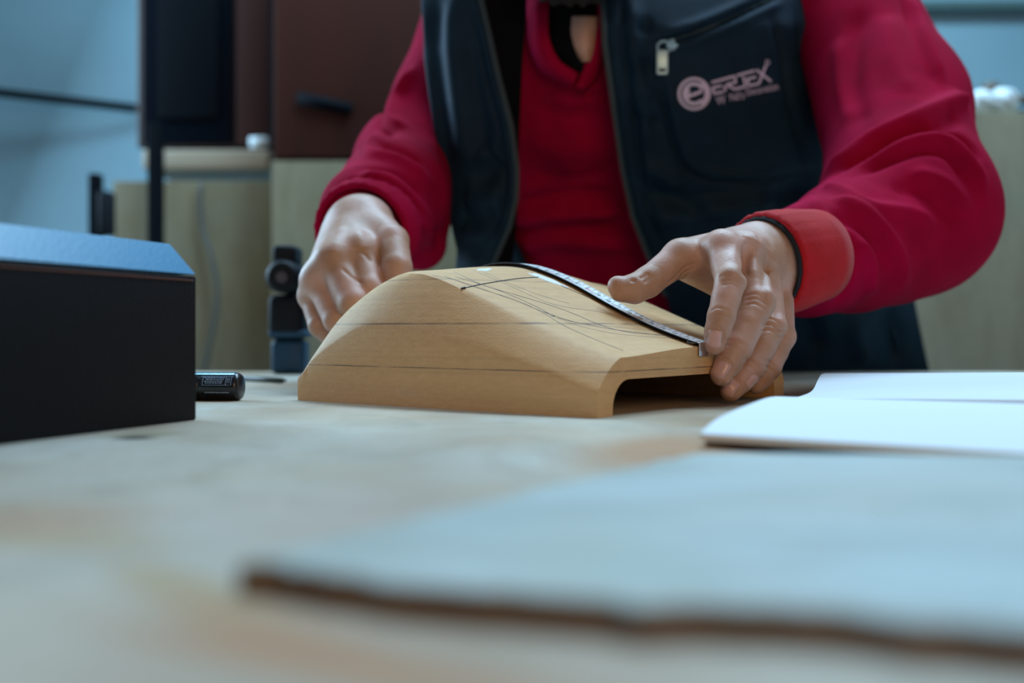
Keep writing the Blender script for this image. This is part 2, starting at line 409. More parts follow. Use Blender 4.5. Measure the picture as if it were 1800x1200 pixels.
# soften chamfer shoulder near the hump (smooth along profile)
for i, s in enumerate(SS):
    k = max(0, min(1, (.46 - s) / .30))
    a = rows[i]
    for _ in range(int(14 * k * k)): b = a.copy(); b[5:-5] = .25 * a[4:-6] + .5 * a[5:-5] + .25 * a[6:-4]; a = b
    rows[i] = a
outer = np.vstack(rows); ns = len(SS)
Fo = [[i * npf + j, (i + 1) * npf + j, (i + 1) * npf + j + 1, i * npf + j + 1] for i in range(ns - 1) for j in range(npf - 1)]
# hollow: same number of points, arched inner outline
w1 = .027 * U; zc_ = .0355 * U; ri = .030 * U
inn = [(w1, 0)]
m1 = npf - 2; tot = []
for t in np.linspace(0, 1, 12): tot.append((w1 + ri - ri * math.cos(t * math.pi / 2), (zc_ - ri) + ri * math.sin(t * math.pi / 2)) if zc_ > ri else (w1 + ri - ri * math.cos(t * math.pi / 2), zc_ * math.sin(t * math.pi / 2)))
tot[0] = (w1, .0)
flat = [(w1 + ri + (WID - 2 * (w1 + ri)) * t, zc_) for t in np.linspace(0, 1, npf - 24 + 2)[1:-1]]
inn = tot + flat + [(WID - v, z) for v, z in tot[::-1]]
inn = inn[:npf]; assert len(inn) == npf
s0 = .12; n0 = len(outer)
Vi = np.array([W_(1.0, v, z) for v, z in inn] + [W_(s0, v, z) for v, z in inn])
Fi = [[n0 + j, n0 + npf + j, n0 + npf + j + 1, n0 + j + 1] for j in range(npf - 1)]
Fi = [f[::-1] for f in Fi]
e0 = (ns - 1) * npf
Fe = [[e0 + j, n0 + j, n0 + j + 1, e0 + j + 1] for j in range(npf - 1)]
Fcap = [[n0 + npf + j for j in range(npf)], [j for j in range(npf)]]
Fb = [[e0, n0, n0 + npf, 0], [e0 + npf - 1, npf - 1, n0 + 2 * npf - 1, n0 + npf - 1]]
Vw = np.vstack([outer, Vi]); Fw = Fo + Fi + Fe + Fcap + Fb + [[0, n0 + npf, n0 + 2 * npf - 1, npf - 1]]
def mdf_mat():
    m = bpy.data.materials.new('layered_mdf'); m.use_nodes = True; nt = m.node_tree; N = nt.nodes; L = nt.links; b = N['Principled BSDF']
    tc = N.new('ShaderNodeTexCoord'); sp = N.new('ShaderNodeSeparateXYZ'); L.new(tc.outputs['Object'], sp.inputs[0]); z = sp.outputs[2]
    n = N.new('ShaderNodeTexNoise'); n.inputs['Scale'].default_value = 120; n.inputs['Detail'].default_value = 5; mp = N.new('ShaderNodeMapping'); mp.inputs['Scale'].default_value = (1, 1, 3)
    L.new(tc.outputs['Object'], mp.inputs[0]); L.new(mp.outputs[0], n.inputs['Vector'])
    c = mixcol(nt, n.outputs['Fac'], (.58, .32, .125), (.78, .50, .245))
    ws = N.new('ShaderNodeTexNoise'); ws.inputs['Scale'].default_value = 9; ws.inputs['Detail'].default_value = 5; L.new(mp.outputs[0], ws.inputs['Vector'])
    c = mixcol(nt, math_(nt, 'MULTIPLY_ADD', ws.outputs['Fac'], 1.4, -.45, clamp=True), c, (.74, .47, .235))
    # faint horizontal streaks of the boards
    wv = N.new('ShaderNodeTexNoise'); wv.inputs['Scale'].default_value = 4; wv.inputs['Detail'].default_value = 3; m3 = N.new('ShaderNodeMapping'); m3.inputs['Scale'].default_value = (.5, .5, 90)
    L.new(tc.outputs['Object'], m3.inputs[0]); L.new(m3.outputs[0], wv.inputs['Vector'])
    c = mixcol(nt, math_(nt, 'MULTIPLY', math_(nt, 'MULTIPLY_ADD', wv.outputs['Fac'], 2.6, -1.1, clamp=True), .22), c, (.33, .21, .11))
    n2 = N.new('ShaderNodeTexNoise'); n2.inputs['Scale'].default_value = 45; n2.inputs['Detail'].default_value = 4; L.new(tc.outputs['Object'], n2.inputs['Vector'])
    for zi, wd, st in ((.0266, .0006, .95), (.0560, .0008, .85), (.0868, .0007, .45)):
        d = math_(nt, 'ABSOLUTE', math_(nt, 'SUBTRACT', z, math_(nt, 'MULTIPLY_ADD', n2.outputs['Fac'], .0006, zi - .0003)))
        f = math_(nt, 'SUBTRACT', 1.0, math_(nt, 'DIVIDE', d, wd), clamp=True)
        f = math_(nt, 'MULTIPLY', f, math_(nt, 'MULTIPLY_ADD', n2.outputs['Fac'], 3.0, -.8, clamp=True)); f = math_(nt, 'MULTIPLY', f, st, clamp=True)
        c = mixcol(nt, f, c, (.055, .04, .045))
    # dusty pale scuffs on the near face
    for (pp, rr, st) in (((762, 665), (.012, .012, .007), .35), ((730, 690), (.016, .016, .005), .25)):
        q = P(pp[0], pp[1], .7); q = FL + eu * np.dot(P(pp[0], pp[1], .7) - FL, eu)
        mp2 = N.new('ShaderNodeMapping'); mp2.vector_type = 'TEXTURE'; dd = .715
        qq = P(pp[0], pp[1], dd) - FL; mp2.inputs['Location'].default_value = tuple(qq); mp2.inputs['Scale'].default_value = rr
        L.new(tc.outputs['Object'], mp2.inputs[0]); ln = N.new('ShaderNodeVectorMath'); ln.operation = 'LENGTH'; L.new(mp2.outputs[0], ln.inputs[0])
        f = math_(nt, 'SUBTRACT', 1.0, ln.outputs['Value'], clamp=True); f = math_(nt, 'MULTIPLY', f, math_(nt, 'MULTIPLY_ADD', n2.outputs['Fac'], 3., -1.0, clamp=True))
        c = mixcol(nt, math_(nt, 'MULTIPLY', f, st * 2), c, (.62, .52, .40))
    L.new(c, b.inputs['Base Color']); b.inputs['Roughness'].default_value = .62; b.inputs['Specular IOR Level'].default_value = .35
    n5 = N.new('ShaderNodeTexNoise'); n5.inputs['Scale'].default_value = 700; n5.inputs['Detail'].default_value = 3; L.new(tc.outputs['Object'], n5.inputs['Vector'])
    bp = N.new('ShaderNodeBump'); bp.inputs['Strength'].default_value = .35; bp.inputs['Distance'].default_value = .0006; L.new(n5.outputs['Fac'], bp.inputs['Height']); L.new(bp.outputs[0], b.inputs['Normal'])
    return m
M_mdf = mdf_mat()
work = root('wooden_form', FL)
tag(work, 'curved glued wood-fibre form with pencil marks standing on the workbench', 'wooden form')
put('body', Vw, Fw, M_mdf, work, sharp=24)
BW = bvh(Vw, Fw)
def mark(name, pts, r, m, n=36, lift=.0):
    ln = cast_line(BW, pts, n)
    if len(ln) < 3: return
    V, Fc = tube(ln + np.array([0, 0, lift]), r, 6); put(name, V, Fc, m, work)
PL = [[(780, 485), (833, 504), (908, 528), (953, 549), (993, 573), (1047, 597), (1095, 616)],
      [(760, 484), (800, 492), (860, 512), (945, 544), (983, 560), (1020, 573), (1073, 585), (1127, 591), (1196, 595)],
      [(788, 473), (847, 500), (913, 520), (972, 538), (1015, 554), (1060, 573), (1113, 585), (1180, 589)],
      [(828, 474), (887, 498), (967, 533), (1047, 547), (1113, 559)],
      [(953, 547), (1007, 565), (1073, 578), (1127, 585), (1180, 592)],
      [(967, 555), (1020, 568), (1087, 575), (1167, 583)],
      [(800, 486), (870, 508), (930, 533), (975, 556)],
      [(850, 478), (900, 500), (960, 522), (1000, 533)]]
for i, p in enumerate(PL): mark('pencil_line', p, 0.00015 if i % 2 else .00024, M_graph)
mark('ink_line', [(813, 507), (850, 499), (900, 491), (930, 488), (957, 487)], .00055, M_ink)
mark('ink_dot', [(811, 508), (814, 507), (818, 506)], .0011, M_ink, 8)
mark('ink_line', [(934, 482), (960, 490), (1000, 508), (1060, 534), (1120, 562), (1180, 589), (1222, 603)], .00035, M_ink, 60)
def patch(b, cx, cy, a, bb, ang, lift, nr=5, na=20, wob=.15):
    V = []; ok = True
    for i in range(nr + 1):
        for k in range(na):
            th = 2 * math.pi * k / na; r = i / nr * (1 + wob * math.sin(3 * th + cx) + wob * .7 * math.sin(5 * th + 1))
            x, y = a * r * math.cos(th), bb * r * math.sin(th); q = hit(b, cx + x * math.cos(ang) - y * math.sin(ang), cy + x * math.sin(ang) + y * math.cos(ang))
            if q is None: return None
            V.append(q[0] + q[1] * (1 if q[1][1] < 0 else -1) * (lift * (1.2 - (i / nr) ** 4)))
    return np.array(V), [[i * na + k, i * na + (k + 1) % na, (i + 1) * na + (k + 1) % na, (i + 1) * na + k] for i in range(nr) for k in range(na)]
for (x, y, a, b_, g) in ((852, 474, 13, 2.2, -.05), (962, 491, 34, 3.2, .36), (1105, 549, 20, 3.0, .42), (1132, 564, 26, 3.4, .25)):
    q = patch(BW, x, y, a, b_, g, .0005)
    if q: put('paint_dab', q[0], q[1], M_white, work)

# ------------------------------------------------------------------ tape measure
tape = root('tape_measure', W_(.02, .485 * WID, .02) + ev * .02)
tag(tape, 'steel tape measure with white blade stretched over the curved wooden form', 'tape measure')
vt = .487 * WID; TW = .0175
tp = []
for s in np.linspace(1.004, .05, 90): tp.append(W_(s, vt, float(crown(min(s, 1.0), vt)) + .0016))
for i in range(1, 14):
    t = i / 13; tp.append(W_(.05 - .13 * t, vt + .012 * t, float(crown(.05, vt)) + .0016 - .030 * t * t))
tp = np.array(tp)
# taut blade: smooth the centre line
for _ in range(6): tp[1:-1] = .25 * tp[:-2] + .5 * tp[1:-1] + .25 * tp[2:]
NW = 9
def tape_pt(i, w_, off=0.):
    i = max(0., min(len(tp) - 1.001, i)); k = int(i); f = i - k; c = tp[k] * (1 - f) + tp[k + 1] * f
    t = tp[min(k + 1, len(tp) - 1)] - tp[max(k - 1, 0)]; t /= np.linalg.norm(t); n = np.cross(t, ev); n /= np.linalg.norm(n)
    if n[2] < 0: n = -n
    return c + ev * (w_ * TW / 2) + n * (0.0015 * w_ * w_ + off)
Vt = np.array([tape_pt(i, -1 + 2 * j / (NW - 1)) for i in range(len(tp)) for j in range(NW)])
gf = grid_faces(len(tp), NW); Nn = normals(Vt, gf); sg = 1 if Nn[len(Nn) // 4, 2] > 0 else -1
nn = len(Vt); Vb = Vt - Nn * sg * .0007
Fq = [f if sg > 0 else f[::-1] for f in gf]
Vtt = np.vstack([Vt, Vb]); Ftop = Fq; Fbot = [[i + nn for i in f[::-1]] for f in Fq]
Fs = [[i * NW, (i + 1) * NW, (i + 1) * NW + nn, i * NW + nn] for i in range(len(tp) - 1)] + [[i * NW + NW - 1, i * NW + NW - 1 + nn, (i + 1) * NW + NW - 1 + nn, (i + 1) * NW + NW - 1] for i in range(len(tp) - 1)]
bl = put('blade', Vtt, Ftop + Fbot + Fs, [M_tapew, M_tapeback], tape)
for i, p in enumerate(bl.data.polygons): p.material_index = 0 if i < len(Ftop) else 1
# marks: arc length
arc = np.concatenate([[0], np.cumsum(np.linalg.norm(np.diff(tp, axis=0), axis=1))])
def at_len(l): return float(np.interp(l, arc, np.arange(len(tp))))
tick = []
for k in range(3, 190):
    l = k * .001 + .006; ln = 1.0 if k % 10 == 0 else (.55 if k % 5 == 0 else .32); hw = .00012 if k % 10 else .0002
    for sgn in (-1, 1):
        if sgn == 1 and k % 5: continue
        a, b_ = sgn * .94, sgn * (.94 - ln * .75)
        q = [tape_pt(at_len(l - hw), a, .00012), tape_pt(at_len(l + hw), a, .00012), tape_pt(at_len(l + hw), b_, .00012), tape_pt(at_len(l - hw), b_, .00012)]
        tick.append((np.array(q), [[0, 1, 2, 3]]))
V, Fc = merge(*tick); put('tick_marks', V, Fc, M_ink, tape, smooth=False)
def text_geo(s, size=1.0, align='CENTER'):
    c = bpy.data.curves.new('t', 'FONT'); c.body = s; c.size = size; c.align_x = align; c.align_y = 'CENTER'
    o = bpy.data.objects.new('t', c); COL.objects.link(o); bpy.context.view_layer.update()
    me = o.evaluated_get(bpy.context.evaluated_depsgraph_get()).to_mesh()
    V = np.array([v.co[:] for v in me.vertices]); Fc = [list(p.vertices) for p in me.polygons]
    o.to_mesh_clear() if hasattr(o, 'to_mesh_clear') else None
    bpy.data.objects.remove(o); bpy.data.curves.remove(c)
    return V, Fc
nb, nr_ = [], []
for k in range(1, 19):
    V, Fc = text_geo(str(k), 1.0)
    l0 = k * .01 + .0035
    W = np.array([tape_pt(at_len(l0 + v[0] * .0052), .30 + (v[1] * .0052) / (TW / 2), .00014) for v in V])
    (nr_ if k % 10 == 0 else nb).append((W, Fc))
    V, Fc = text_geo('cm' if k % 2 else '1m', 1.0)
    if k % 2:
        W = np.array([tape_pt(at_len(l0 + .005 + v[0] * .0034), .25 + (v[1] * .0034) / (TW / 2), .00014) for v in V]); nr_.append((W, Fc))
V, Fc = merge(*nb); put('numerals', V, Fc, M_ink, tape, smooth=False)
V, Fc = merge(*nr_); o = put('numerals', V, Fc, M_redink, tape, smooth=False); o['label'] = 'red numerals'
# hook over the end of the form
n_e = eu; hk = tape_pt(0, 0)
R = np.stack([eu, ev, np.array([0, 0, 1.])], 1)
V, Fc = merge(box(W_(1.0, vt, 0) * [1, 1, 0] + [0, 0, hk[2] - .0035] + eu * .0015, (.0009, .0120, .0095), R, .0003),
              box(hk - eu * .007 + [0, 0, .0009], (.016, .0105, .0009), R, .0003))
put('hook', V, Fc, M_steel, tape, sharp=40)
V, Fc = merge(*[tube([hk - eu * q + ev * r + [0, 0, .0012], hk - eu * q + ev * r + [0, 0, .0022]], .0015, 12) for q, r in ((.005, 0.002), (.010, -.002))])
put('rivet', V, Fc, M_steel, tape, sharp=40)
cc = W_(-.11, vt + .016, .036)
V, Fc = box(cc, (.055, .030, .058), R, .010); put('case', V, Fc, M_drillblack, tape, sharp=50)
V, Fc = box(cc + np.array([0, 0, .029]), (.02, .014, .006), R, .002); put('lock_button', V, Fc, M_drillblack, tape, sharp=50)

# ------------------------------------------------------------------ dark leather box
c0 = np.array([-.181, .604, ZT]); d1 = np.array([-.334, -.943, 0]); d1 /= np.linalg.norm(d1); d2 = np.array([d1[1], -d1[0], 0])
if d2[0] > 0: d2 = -d2
BL, BD, h1, h2, ci = .36, .20, .0833, .1015, .018
bx = root('leather_box', c0 + d1 * BL / 2 + d2 * BD / 2)
tag(bx, 'dark leather-covered box with stitched blue sloping lid, standing left of the wooden form', 'box')
def ring_(h, inset, o=0.):
    return [c0 + d1 * (-o) + d2 * (inset) + [0, 0, h], c0 + d1 * (BL + o) + d2 * inset + [0, 0, h], c0 + d1 * (BL + o) + d2 * (BD - inset) + [0, 0, h], c0 - d1 * o + d2 * (BD - inset) + [0, 0, h]]
import bmesh
def bevel_poly(V, Fc, off, seg=3):
    bm = bmesh.new(); vs = [bm.verts.new(v) for v in V]
    for f in Fc: bm.faces.new([vs[i] for i in f])
    bmesh.ops.recalc_face_normals(bm, faces=bm.faces[:]); bmesh.ops.bevel(bm, geom=bm.edges[:], offset=off, segments=seg, profile=.5, affect='EDGES')
    bm.verts.index_update(); V2 = np.array([v.co[:] for v in bm.verts]); F2 = [[v.index for v in f.verts] for f in bm.faces]; bm.free(); return V2, F2
CF = [[0, 1, 2, 3], [4, 5, 6, 7], [0, 1, 5, 4], [1, 2, 6, 5], [2, 3, 7, 6], [3, 0, 4, 7]]
V, Fc = bevel_poly(np.array(ring_(0, 0) + ring_(h1 - .0008, 0)), CF, .0012); put('body', V, Fc, M_leather, bx, sharp=45)
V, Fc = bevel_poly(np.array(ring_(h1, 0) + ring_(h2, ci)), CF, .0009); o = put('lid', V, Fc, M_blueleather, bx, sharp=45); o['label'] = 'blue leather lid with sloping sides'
st = []
for i in range(110):
    a = c0 + d1 * (.004 + i * .0032) + [0, 0, h1 - .0035] - d2 * .0002; st.append(tube([a, a + d1 * .0021], .0005, 6))
    b_ = c0 + d1 * (.004 + i * .0032) + d2 * (.0022) + [0, 0, h1 + .0022]; 
V, Fc = merge(*st); put('stitching', V, Fc, M_thread, bx)

# ------------------------------------------------------------------ marker and pencil
ma = P(425, 683, .775); ma[2] = ZT + .0102; mdir = np.array([-.97, .10, 0]); mdir /= np.linalg.norm(mdir)
mk = root('marker_pen', (ma[0] + mdir[0] * .04, ma[1] + mdir[1] * .04, ZT))
tag(mk, 'thick black marker pen with white printed label lying behind the leather box', 'marker pen')
pts = [ma + mdir * q for q in (0, .0006, .002, .003, .029, .030, .031, .075, .078)]
V, Fc = tube(pts, [.0076, .0090, .0099, .0102, .0102, .0096, .0102, .0102, .008], 32); put('barrel', V, Fc, mat('gloss_black_plastic', (.012, .013, .018), .25), mk, sharp=35)
mu = np.cross(mdir, [0, 0, 1.]); mu /= np.linalg.norm(mu)
if mu[1] > 0: mu = -mu
def on_m(l, ang, off=.00015): return ma + mdir * l + (mu * math.cos(ang) + np.array([0, 0, 1.]) * math.sin(ang)) * (.0102 + off)
def mpatch(l0, l1, a0, a1, nl=4, na=6, off=.0002): 
    return np.array([on_m(l0 + (l1 - l0) * i / (nl - 1), a0 + (a1 - a0) * j / (na - 1), off) for i in range(nl) for j in range(na)]), grid_faces(nl, na)
V, Fc = mpatch(.004, .074, 1.02, 1.9, 6, 10, .0004); put('silver_band', V, Fc, mat('silver_foil', (.35, .55, .70), .25, metal=.8), mk)
lb = [mpatch(.0035, .0285, .84, .87), mpatch(.006, .0265, .14, .17), mpatch(.0045, .0049, .14, .85), mpatch(.0260, .0264, .14, .87), mpatch(.0085, .0089, .14, .85), mpatch(.0060, .0064, .3, .72), mpatch(.0072, .0076, .3, .72)]
for r_ in (.70, .55, .40, .27):
    l = .0098 + (.70 - r_) * .004
    while l < .024: ww = random.uniform(.0006, .0022); lb.append(mpatch(l, l + ww, r_, r_ + .07, 2, 3)); l += ww + .0005
l = .006
while l < .024: ww = random.uniform(.0006, .0016); lb.append(mpatch(l, l + ww, -.42, -.34, 2, 3)); l += ww + .0005
V, Fc = merge(*lb); put('printed_label', V, Fc, mat('pale_blue_print', (.30, .42, .60), .5), mk)
a, b_ = on_z(405, 668, ZT), on_z(494, 674, ZT)
V, Fc = tube([a + [0, 0, .003], b_ + [0, 0, .003], b_ + [.006, 0, .003]], [.003, .003, .0004], 6); tag(put('pencil', V, Fc, mat('dark_green_paint', (.03, .04, .03), .5)), 'thin dark pencil lying on the workbench beyond the marker pen', 'pencil')

# ------------------------------------------------------------------ thin plywood offcut in front
M_off = ply_mat('pale_blue_grey_plywood', (.50, .53, .48), (.36, .40, .36), (.50, .62, .64), scale=2.6, wood=(.6, 1, 1), rough=.5, dustamt=.5, spec=.35,
                blobs=[((-.05, -.06), (.03, .05), .2, (.40, .44, .38), .5), ((.09, -.07), (.04, .02), .4, (.36, .42, .36), .5), ((-.02, .05), (.05, .03), .6, (.50, .60, .62), .6), ((.05, .02), (.03, .012), .3, (.38, .46, .46), .7), ((0, -.03), (.04, .008), -.2, (.36, .42, .40), .7)])
M_offedge = mat('raw_plywood_edge', (.10, .065, .04), .8, col2=(.17, .12, .08), scale=60)
cn = [P(418, 1006, .202), P(1095, 836, .342), P(1228, 806, .388), P(1845, 812, .377), P(2500, 1230, .132), P(1800, 1128, .158), P(1200, 1082, .172), P(800, 1046, .184)]
cn = [np.array([p[0], p[1]]) for p in cn]; poly = []
for i in range(len(cn)):
    a, b_ = cn[i], cn[(i + 1) % len(cn)]
    for t in np.linspace(0, 1, 12)[:-1]:
        poly.append(a + (b_ - a) * t + rng.normal(0, .0008, 2) + (.0010 * np.sin(len(poly) * .53) + .0010 * np.sin(len(poly) * .217 + 1)) * np.array([.3, 1]))
poly = np.array(poly); n = len(poly); ctr = poly.mean(0)
V = [[*p, ZT + .0062] for p in (poly * .985 + ctr * .015)] + [[*p, ZT + .0054] for p in poly] + [[*p, ZT + .0004] for p in poly]
Fc = [list(range(n))] + [[k + n * q, k + n * (q + 1), (k + 1) % n + n * (q + 1), (k + 1) % n + n * q] for q in (0, 1) for k in range(n)] + [list(range(2 * n, 3 * n))[::-1]]
Fc = [f[::-1] for f in Fc]
o = put('plywood_offcut', V, Fc, [M_off, M_offedge], smooth=False)
if o.data.polygons[0].normal.z < 0: o.data.flip_normals()
for i, p in enumerate(o.data.polygons): p.material_index = 0 if (i <= n) else 1
tag(o, 'thin blue-grey plywood offcut lying on the workbench closest to the camera', 'plywood offcut')

# ------------------------------------------------------------------ open notebook
nu_ = np.array([.84, -.5426, 0]); nb0 = np.array([.0817, .458, 0])
note = root('open_notebook', (nb0[0] + .2, nb0[1] + .1, ZT))
tag(note, 'open notebook with blank white pages lying right of the wooden form', 'notebook')
le = smooth_line([(.0817, .458, .0062), (.098, .497, .0105), (.1276, .549, .0148), (.150, .600, .0140), (.1746, .650, .0095)], 30)   # near page: left edge x, y, height
l2 = smooth_line([(.1746, .650, .0095), (.190, .668, .0125), (.212, .73, .0165), (.232, .79, .0185), (.250, .84, .0182)], 30)
def page(le_, lift=0., nu=30, dh=0.0):
    V = []
    for q in le_:
        for j in range(nu):
            s = .21 * j / (nu - 1); p = np.array([q[0], q[1], ZT + q[2] + lift]) + nu_ * s; p[2] += dh * min(s / .14, 1.6) + .0005 * math.sin(9 * s + 20 * q[1]); V.append(p)
    return np.array(V)
def pageblock(le_, dh, th):
    V = page(le_, dh=dh); nu, nv = len(le_), 30; n = len(V); W = V.copy(); W[:, 2] = np.maximum(ZT + .0022, V[:, 2] - th)
    g = grid_faces(nu, nv); Fa = [f[::-1] for f in g] + [[b + n for b in f] for f in g]
    ids = [i * nv for i in range(nu)] + [(nu - 1) * nv + j for j in range(1, nv)] + [i * nv + nv - 1 for i in range(nu - 2, -1, -1)] + [j for j in range(nv - 2, 0, -1)]
    for k in range(len(ids)): a, b_ = ids[k], ids[(k + 1) % len(ids)]; Fa.append([a, b_, b_ + n, a + n])
    return np.vstack([V, W]), Fa
V, Fc = pageblock(le, 0.0, .0030); put('near_page', V, Fc, M_paper, note, sharp=50)
V, Fc = pageblock(l2, .0034, .0060); put('far_page', V, Fc, M_paper, note, sharp=50)
V = np.array([[q[0] - (.006 if e else 0), q[1], ZT + zz] for e in (0,) for q in [le[3], l2[-2]] for zz in (.0006, .0020)])
cv = []
for q in (le[2], l2[-1]):
    for s in (0., .21): 
        p = np.array([q[0], q[1], ZT + .0004]) + nu_ * s; cv.append(p)
cv = np.array(cv); V, Fc = bevel_poly(np.vstack([cv[[0, 1, 3, 2]], cv[[0, 1, 3, 2]] + [0, 0, .0014]]), CF, .0003); put('cover', V, Fc, M_cover, note, smooth=False)

# ------------------------------------------------------------------ cordless drill at the far edge of the table
dq = on_z(510, 656.5); dr = root('cordless_drill', (dq[0], dq[1] - .0, ZT))
tag(dr, 'blue and black cordless drill standing on its battery at the far table edge', 'drill')
zz = lambda y: P(0, y, dq[1])[2]; xx = lambda x: P(x, 0, dq[1])[0]
V, Fc = box((xx(511), dq[1] + .0, (ZT + zz(597)) / 2), (.040, .040, zz(597) - ZT), bev=.006); put('battery', V, Fc, M_drillblue, dr, sharp=50)
V, Fc = box((xx(508), dq[1], (zz(597) + zz(518)) / 2), (.043, .046, zz(518) - zz(597)), bev=.009); put('handle', V, Fc, M_drillblack, dr, sharp=50)
V, Fc = box((xx(511), dq[1], (zz(600) + zz(573)) / 2), (.0445, .047, .008), bev=.003); put('stripe', V, Fc, M_drillblue, dr, sharp=50)
V, Fc = tube([(xx(506), dq[1] - .035, zz(488)), (xx(506), dq[1] - .03, zz(488)), (xx(506), dq[1] + .06, zz(488))], [.016, .020, .020], 24); put('motor_housing', V, Fc, M_drillblack, dr, sharp=50)
V, Fc = box((xx(506), dq[1] - .0, zz(450)), (.028, .05, .024), bev=.006); put('top_cap', V, Fc, M_drillblack, dr, sharp=50)
V, Fc = tube([(xx(507), dq[1] - .0385, zz(490)), (xx(507), dq[1] - .034, zz(490))], .0065, 20); put('end_disc', V, Fc, mat('grey_violet_plastic', (.08, .07, .09), .5), dr, sharp=50)

# ------------------------------------------------------------------ background furniture
def up_panel(name, x0, x1, ytop, d, depth, m, lab, cat, z0=0., bev=.003):
    a, b_ = P(x0, ytop, d), P(x1, ytop, d); V, Fc = box(((a[0] + b_[0]) / 2, d + depth / 2, (z0 + a[2]) / 2), (b_[0] - a[0], depth, a[2] - z0), bev=bev)
    o = put(name, V, Fc, m, sharp=40); tag(o, lab, cat); return o
M_plyA = ply_mat('olive_plywood', (.24, .195, .115), (.20, .155, .085), (.23, .205, .14), scale=1.2, wood=(1, 1, .3), rough=.6, dustamt=.35)
M_plyC = ply_mat('pale_plywood', (.33, .30, .21), (.27, .235, .155), (.31, .31, .23), scale=1.0, wood=(1.4, 1, .3), rough=.6, dustamt=.35)
up_panel('plywood_sheet', 198, 500, 318, 2.55, .12, M_plyA, 'olive-toned plywood stack standing behind the black post', 'plywood sheet')
up_panel('plywood_sheet', 478, 900, 283, 2.45, .08, M_plyA, 'plywood sheet standing under the brown cabinet, behind the person', 'plywood sheet')
up_panel('plywood_sheet', 1500, 2000, 196, 2.2, .10, M_plyC, 'pale plywood sheet standing at the right behind the arm', 'plywood sheet')
a = P(652, 283, 2.47); b_ = P(652, 216, 2.47)
V, Fc = box((a[0], 2.51, (a[2] + b_[2]) / 2), (.078, .07, b_[2] - a[2]), bev=.004); tag(put('foam_block', V, Fc, mat('cream_foam', (.36, .38, .33), .8), sharp=40), 'cream block standing on the plywood sheet beside the brown cabinet', 'block')
# brown cabinet
zb = P(0, 283, 2.45)[2] + .002; x0, x1 = P(474, 0, 2.43)[0], P(745, 0, 2.43)[0]
cb = root('brown_cabinet', ((x0 + x1) / 2, 2.6, zb)); tag(cb, 'dark brown cabinet with black recessed handle resting on plywood behind the person', 'cabinet')
V, Fc = box(((x0 + x1) / 2, 2.62, zb + .35), (x1 - x0, .30, .70), bev=.004); put('carcass', V, Fc, M_brown, cb, sharp=40)
V, Fc = box(((x0 + x1) / 2 + .002, 2.458, zb + .35), (x1 - x0 - .012, .018, .69), bev=.003); dor = put('door', V, Fc, M_brown, cb, sharp=40)
a, b_ = P(524, 172, 2.44), P(618, 192, 2.44); V, Fc = tube([a, (a + b_) / 2, b_], .015, 12); put('handle', V, Fc, M_black, dor)
# second brown side panel
z2 = P(0, 262, 2.75)[2]; x0, x1 = P(413, 0, 2.69)[0] + .004, P(478, 0, 2.72)[0]
V, Fc = box(((x0 + x1) / 2, 2.80, z2 + .38), (x1 - x0, .22, .76), bev=.003); tag(put('laminate_board', V, Fc, mat('reddish_brown_laminate', (.045, .017, .014), .7, spec=.1), sharp=40), 'narrow reddish-brown board standing between the black and brown cabinets', 'board')
# black glass cabinet on the shelf
x0, x1 = P(236, 0, 2.7)[0], P(412, 0, 2.7)[0] - .002
bc = root('black_cabinet', ((x0 + x1) / 2, 2.85, z2)); tag(bc, 'tall black glass-fronted cabinet with brown frame standing on the wooden shelf', 'cabinet')
V, Fc = box(((x0 + x1) / 2, 2.86, z2 + .40), (x1 - x0, .28, .80), bev=.004); put('carcass', V, Fc, M_brownedge, bc, sharp=40)
V, Fc = box(((x0 + x1) / 2 + .008, 2.712, z2 + .40), (x1 - x0 - .022, .016, .79), bev=.003); put('glass_door', V, Fc, M_blackglass, bc, sharp=40)
V, Fc = box(((x0 + x1) / 2 + .012, 2.700, z2 + .42), (x1 - x0 - .10, .010, .70), bev=.003); put('inner_frame', V, Fc, M_black, bc, sharp=40)
# shelf on a black post
x0, x1 = P(252, 0, 2.62)[0], P(474, 0, 2.62)[0]; zs = P(0, 264, 2.62)[2]; zs2 = P(0, 298, 2.62)[2]
sh = root('wooden_shelf', ((x0 + x1) / 2, 2.8, 0)); tag(sh, 'pale wooden shelf on black posts carrying the black cabinet', 'shelf')
V, Fc = box(((x0 + x1) / 2, 2.82, (zs + zs2) / 2), (x1 - x0, .42, zs - zs2), bev=.006); put('board', V, Fc, M_wood, sh, sharp=40)
for (px0, dd) in ((274, 2.58), ):
    q = P(px0, 0, 2.50)[0]; V, Fc = box((q, 2.50, zs / 2 + .02), (.032, .032, zs + .04), bev=.003); put('post', V, Fc, M_black, sh, sharp=40)
q = P(470, 0, 2.98)[0]; V, Fc = box((q, 2.98, zs2 / 2), (.032, .032, zs2), bev=.003); put('post', V, Fc, M_black, sh, sharp=40)
V, Fc = tube([P(440, 262, 2.64) + [0, 0, .01], P(470, 262, 2.64) + [0, 0, .012]], .014, 12); V[:, 2] += .006
tag(put('rag', V, Fc, M_foamwhite), 'small pale rag lying on the front edge of the wooden shelf', 'rag')
# black stand left of the plywood
q = P(178, 0, 2.35)[0]; zt_ = P(0, 306, 2.35)[2]; sd = root('metal_stand', (q, 2.35, 0)); tag(sd, 'black metal stand in front of the bluish wall, left of the plywood', 'stand')
V, Fc = box((q - .012, 2.35, zt_ / 2), (.024, .03, zt_), bev=.003); put('upright', V, Fc, M_black, sd, sharp=40)
V, Fc = box((q + .012, 2.35, P(0, 360, 2.35)[2] - .02), (.03, .04, .10), bev=.008); put('clamp', V, Fc, M_drillblack, sd, sharp=40)
V, Fc = box((q, 2.35, .01), (.30, .20, .02), bev=.004); put('foot', V, Fc, M_black, sd, sharp=40)
